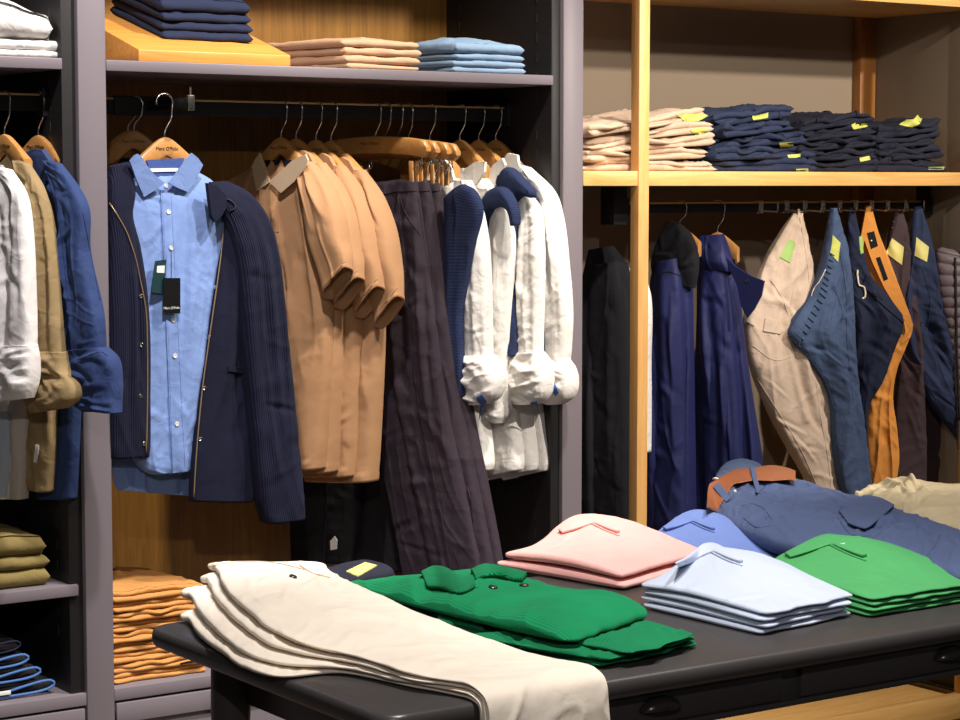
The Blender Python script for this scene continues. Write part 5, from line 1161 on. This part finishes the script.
# ivory trousers draped over the front edge
UPN = (0, 0, 1.0); FRN = (0, -1.0, 0)
def ivory(i, Lp, Rp, z, t, label, drop, seed):
    rows = []; tt = [.024, .024, .021, .017, .0135, .0105, .008, .0072]; sp = [.0215, .021, .019, .016, .013, .0100, .0078, .0072]
    d = i*.0075+.007; yE = -1.6; zE = T0+i*.0072+.0038
    def on(px, py, zz):
        p = Pz(px, py, zz)
        return p
    for k, ((lx, ly), (rx, ry)) in enumerate(zip(Lp, Rp)):
        zz = T0+i*sp[k]+tt[k]/2; L, R = Pz(lx, ly, zz), Pz(rx, ry, zz)
        if L[1] < -1.54 or R[1] < -1.54: continue
        if k == 0:
            ax_ = np.array([.58, -.81, 0]); w_ = R-L
            for q_, s_, h_ in ((0, .06, .4), (.004, .02, .75), (.012, -.01, .95), (.026, -.02, 1)): rows.append((L+w_*s_+ax_*q_, R-w_*s_+ax_*q_, tt[0]*h_, UPN))
            continue
        rows.append((L, R, tt[k], UPN))
    xl, xr = Py(474, 700, yE)[0], Py(596, 688, yE)[0]
    for y, z_, n_, g in ((-1.565, zE, (0, -.05, 1), 0), (-1.59, zE-.001, (0, -.3, 1), .002), (yE-.003-d*.55, zE-.008-.2*d, (0, -.75, .75), .004), (yE-d*.95, zE-.030-.5*d, (0, -1, .15), .006), (yE-d, zE-drop*.5, FRN, .010), (yE-d, zE-drop, FRN, .014)):
        rows.append((np.array([xl+g, y, z_]), np.array([xr+g, y, z_]), .0073, n_))
    f = Folds(seed).wrinkle(10, .10, .8, .003, .014, .10).wrinkle(7, .10, .22, .004, .010, .06, (.2, 1.6), (0, 1)).noise(.003, 4)
    o = loft('folded_trousers', rows, M['ivory'], None, nu=110, nv=150, front=f, e=.55, edge=.003)
    ground(o); return tag(o, label, 'trousers', 'ivory trousers draped over the table edge')
lab = 'ivory cotton trousers draped over the table edge, %s'
iv = []
iv.append(ivory(0, [(176, 617), (196, 632), (222, 652), (246, 668), (280, 676), (340, 672), (400, 684), (452, 698)], [(270, 590), (290, 592), (320, 600), (360, 612), (400, 625), (450, 645), (520, 668), (585, 692)], T0+.0065, .0125, lab % 'lowest of four, nearest corner hanging over', .30, 771))
iv.append(ivory(1, [(178, 594), (200, 614), (225, 638), (250, 655), (285, 664), (345, 668), (405, 682), (455, 696)], [(280, 578), (300, 582), (330, 592), (368, 606), (410, 622), (460, 642), (525, 664), (590, 690)], T0+.0200, .0135, lab % 'second from the tabletop', .29, 772))
iv.append(ivory(2, [(196, 579), (220, 604), (243, 625), (266, 642), (300, 653), (352, 662), (410, 679), (459, 694)], [(296, 570), (318, 576), (345, 586), (380, 600), (420, 617), (468, 636), (530, 659), (594, 686)], T0+.0335, .0135, lab % 'third from the tabletop', .28, 773))
iv.append(ivory(3, [(204, 566), (228, 592), (250, 612), (274, 631), (308, 645), (360, 657), (415, 675), (463, 692)], [(310, 567), (334, 576), (358, 587), (392, 602), (430, 618), (476, 635), (535, 655), (598, 682)], T0+.0475, .0150, lab % 'topmost with button in view', .27, 774))
tp = iv[3]; ct = caster([tp])
p, n_ = ct(293, 577)
if p is not None: child(MB().disc(p, n_, .0075, .003).build('button', M['iron'], None), tp)
for o, pts, r in ((tp, [(300, 566), (312, 573), (330, 578)], .0016), (tp, [(206, 567), (240, 562), (275, 563), (305, 570)], .0012), (iv[3], [(276, 632), (310, 646), (362, 659), (417, 677), (462, 693)], .0014)):
    mm = seam('seam', pts, caster([o]), M['ivory_edge'], None, r, n=50)
    child(mm, o)
# belted navy cargo trousers
CZ = .83
def tabl(rows, z=CZ): return [(Pz(r[0], r[1], z+(r[5] if len(r) > 5 else 0)), Pz(r[2], r[3], z+(r[5] if len(r) > 5 else 0)), r[4]) for r in rows]
cg = empty('cargo_trousers', 'slate navy cargo trousers with brown belt lying across the back of the table', 'trousers', Pz(820, 540, T0))
fc = Folds(781).wrinkle(40, .10, .9, .007, .013, .16, (-.5, 1.0)).wrinkle(12, .08, .3, .007, .012, .10).noise(.003, 5)
bd = loft('trouser_legs', tabl([(706, 508, 722, 478, .05, .012), (714, 519, 752, 476, .075, .02), (735, 531, 790, 484, .085, .02), (775, 546, 832, 497, .08, .016), (826, 556, 880, 508, .075, .012), (890, 566, 930, 525, .07, .008), (955, 582, 975, 545, .065, .006), (1015, 596, 1025, 568, .06, .004)]), M['cargo'], cg, N=Z3, nu=130, nv=180, front=fc, e=.72)
rl = loft('waist_facing', tabl([(708, 500, 716, 480, .03, .02), (716, 490, 726, 468, .05, .03), (728, 484, 742, 464, .055, .036), (744, 482, 758, 466, .045, .036), (754, 484, 766, 472, .03, .03)]), M['denim_mid'], cg, N=Z3, nu=60, nv=50, front=Folds(5).wrinkle(10, .03, .1, .004, .006, .05), e=.9)
cc = caster([bd, rl])
strip('pocket_flap', [(839, 514, 848, 526), (851, 506, 859, 530), (864, 498, 868, 531), (879, 502, 878, 521), (894, 508, 888, 514)], cc, M['cargo'], cg, .006, .006, sm=2, e=.3)
for pts in ([(742, 506), (752, 504), (764, 509), (772, 520)], [(744, 518), (756, 527), (770, 526)], [(838, 518), (852, 535), (870, 536)]): seam('seam', pts, cc, M['cargo'], cg, .0016)
for pts in ([(706, 483), (716, 480), (722, 486)], [(734, 492), (738, 498), (740, 503)]): seam('drawcord', pts, cc, M['cream'], cg, .004, .003, 14)
for pts in ([(760, 490), (800, 505), (850, 525), (900, 540), (955, 562)], [(925, 558), (935, 545), (940, 534)]): seam('seam', pts, cc, M['cargo'], cg, .0014)
bl = tag(ground(strip('leather_belt', [(702, 509, 713, 515), (708, 498, 720, 507), (717, 487, 728, 497), (727, 478, 735, 490), (738, 473.5, 742, 487), (752, 472.5, 753, 486), (770, 471.5, 771, 484.5), (786, 471.5, 788, 485), (796, 476, 796, 487)], cc, M['leather'], None, .004, .012, sm=3, e=.35)), 'brown leather belt threaded through the slate navy cargo trousers', 'belt')
c2 = caster([bd, rl, bl])
for r_ in ([(750, 468, 755, 468), (752, 478, 757, 478), (755, 490, 760, 490), (756, 494, 761, 494)], [(713, 488, 719, 484), (719, 495, 725, 491), (726, 503, 731, 499)]): strip('belt_loop', r_, c2, M['cargo'], cg, .003, .002, sm=0, nu=24, nv=20)
mm = MB(); P = [cc(x_, y_)[0] for x_, y_ in ((704, 507), (709, 499), (716, 506), (712, 514))]
if all(p is not None for p in P): child(mm.tube([p+Z3*.008 for p in P], .0022, 8, closed=True).build('buckle', M['iron'], None), bl)
# crumpled sage garments behind
def crumple(name, label, rows, z, seed):
    f = Folds(seed).wrinkle(40, .10, .4, .006, .013, .20, (-.7, .5)).noise(.005, 5)
    o = loft(name, tabl(rows, z), M['sage'], None, N=Z3, nu=130, nv=130, front=f, e=.8); ground(o); return tag(o, label, 'trousers')
crumple('crumpled_trousers', 'pale sage crumpled trousers heaped behind the slate navy cargo trousers', [(853, 506, 858, 496, .03), (866, 514, 878, 492, .07), (890, 522, 904, 489, .10), (915, 530, 932, 493, .10), (955, 537, 968, 497, .10), (1000, 545, 1010, 505, .09)], .84, 791)
crumple('folded_trousers', 'sage folded trousers at the right edge, in front of the crumpled pair', [(938, 533, 944, 522, .03), (950, 540, 958, 520, .06), (985, 548, 990, 522, .07), (1010, 552, 1015, 530, .05)], .832, 795)
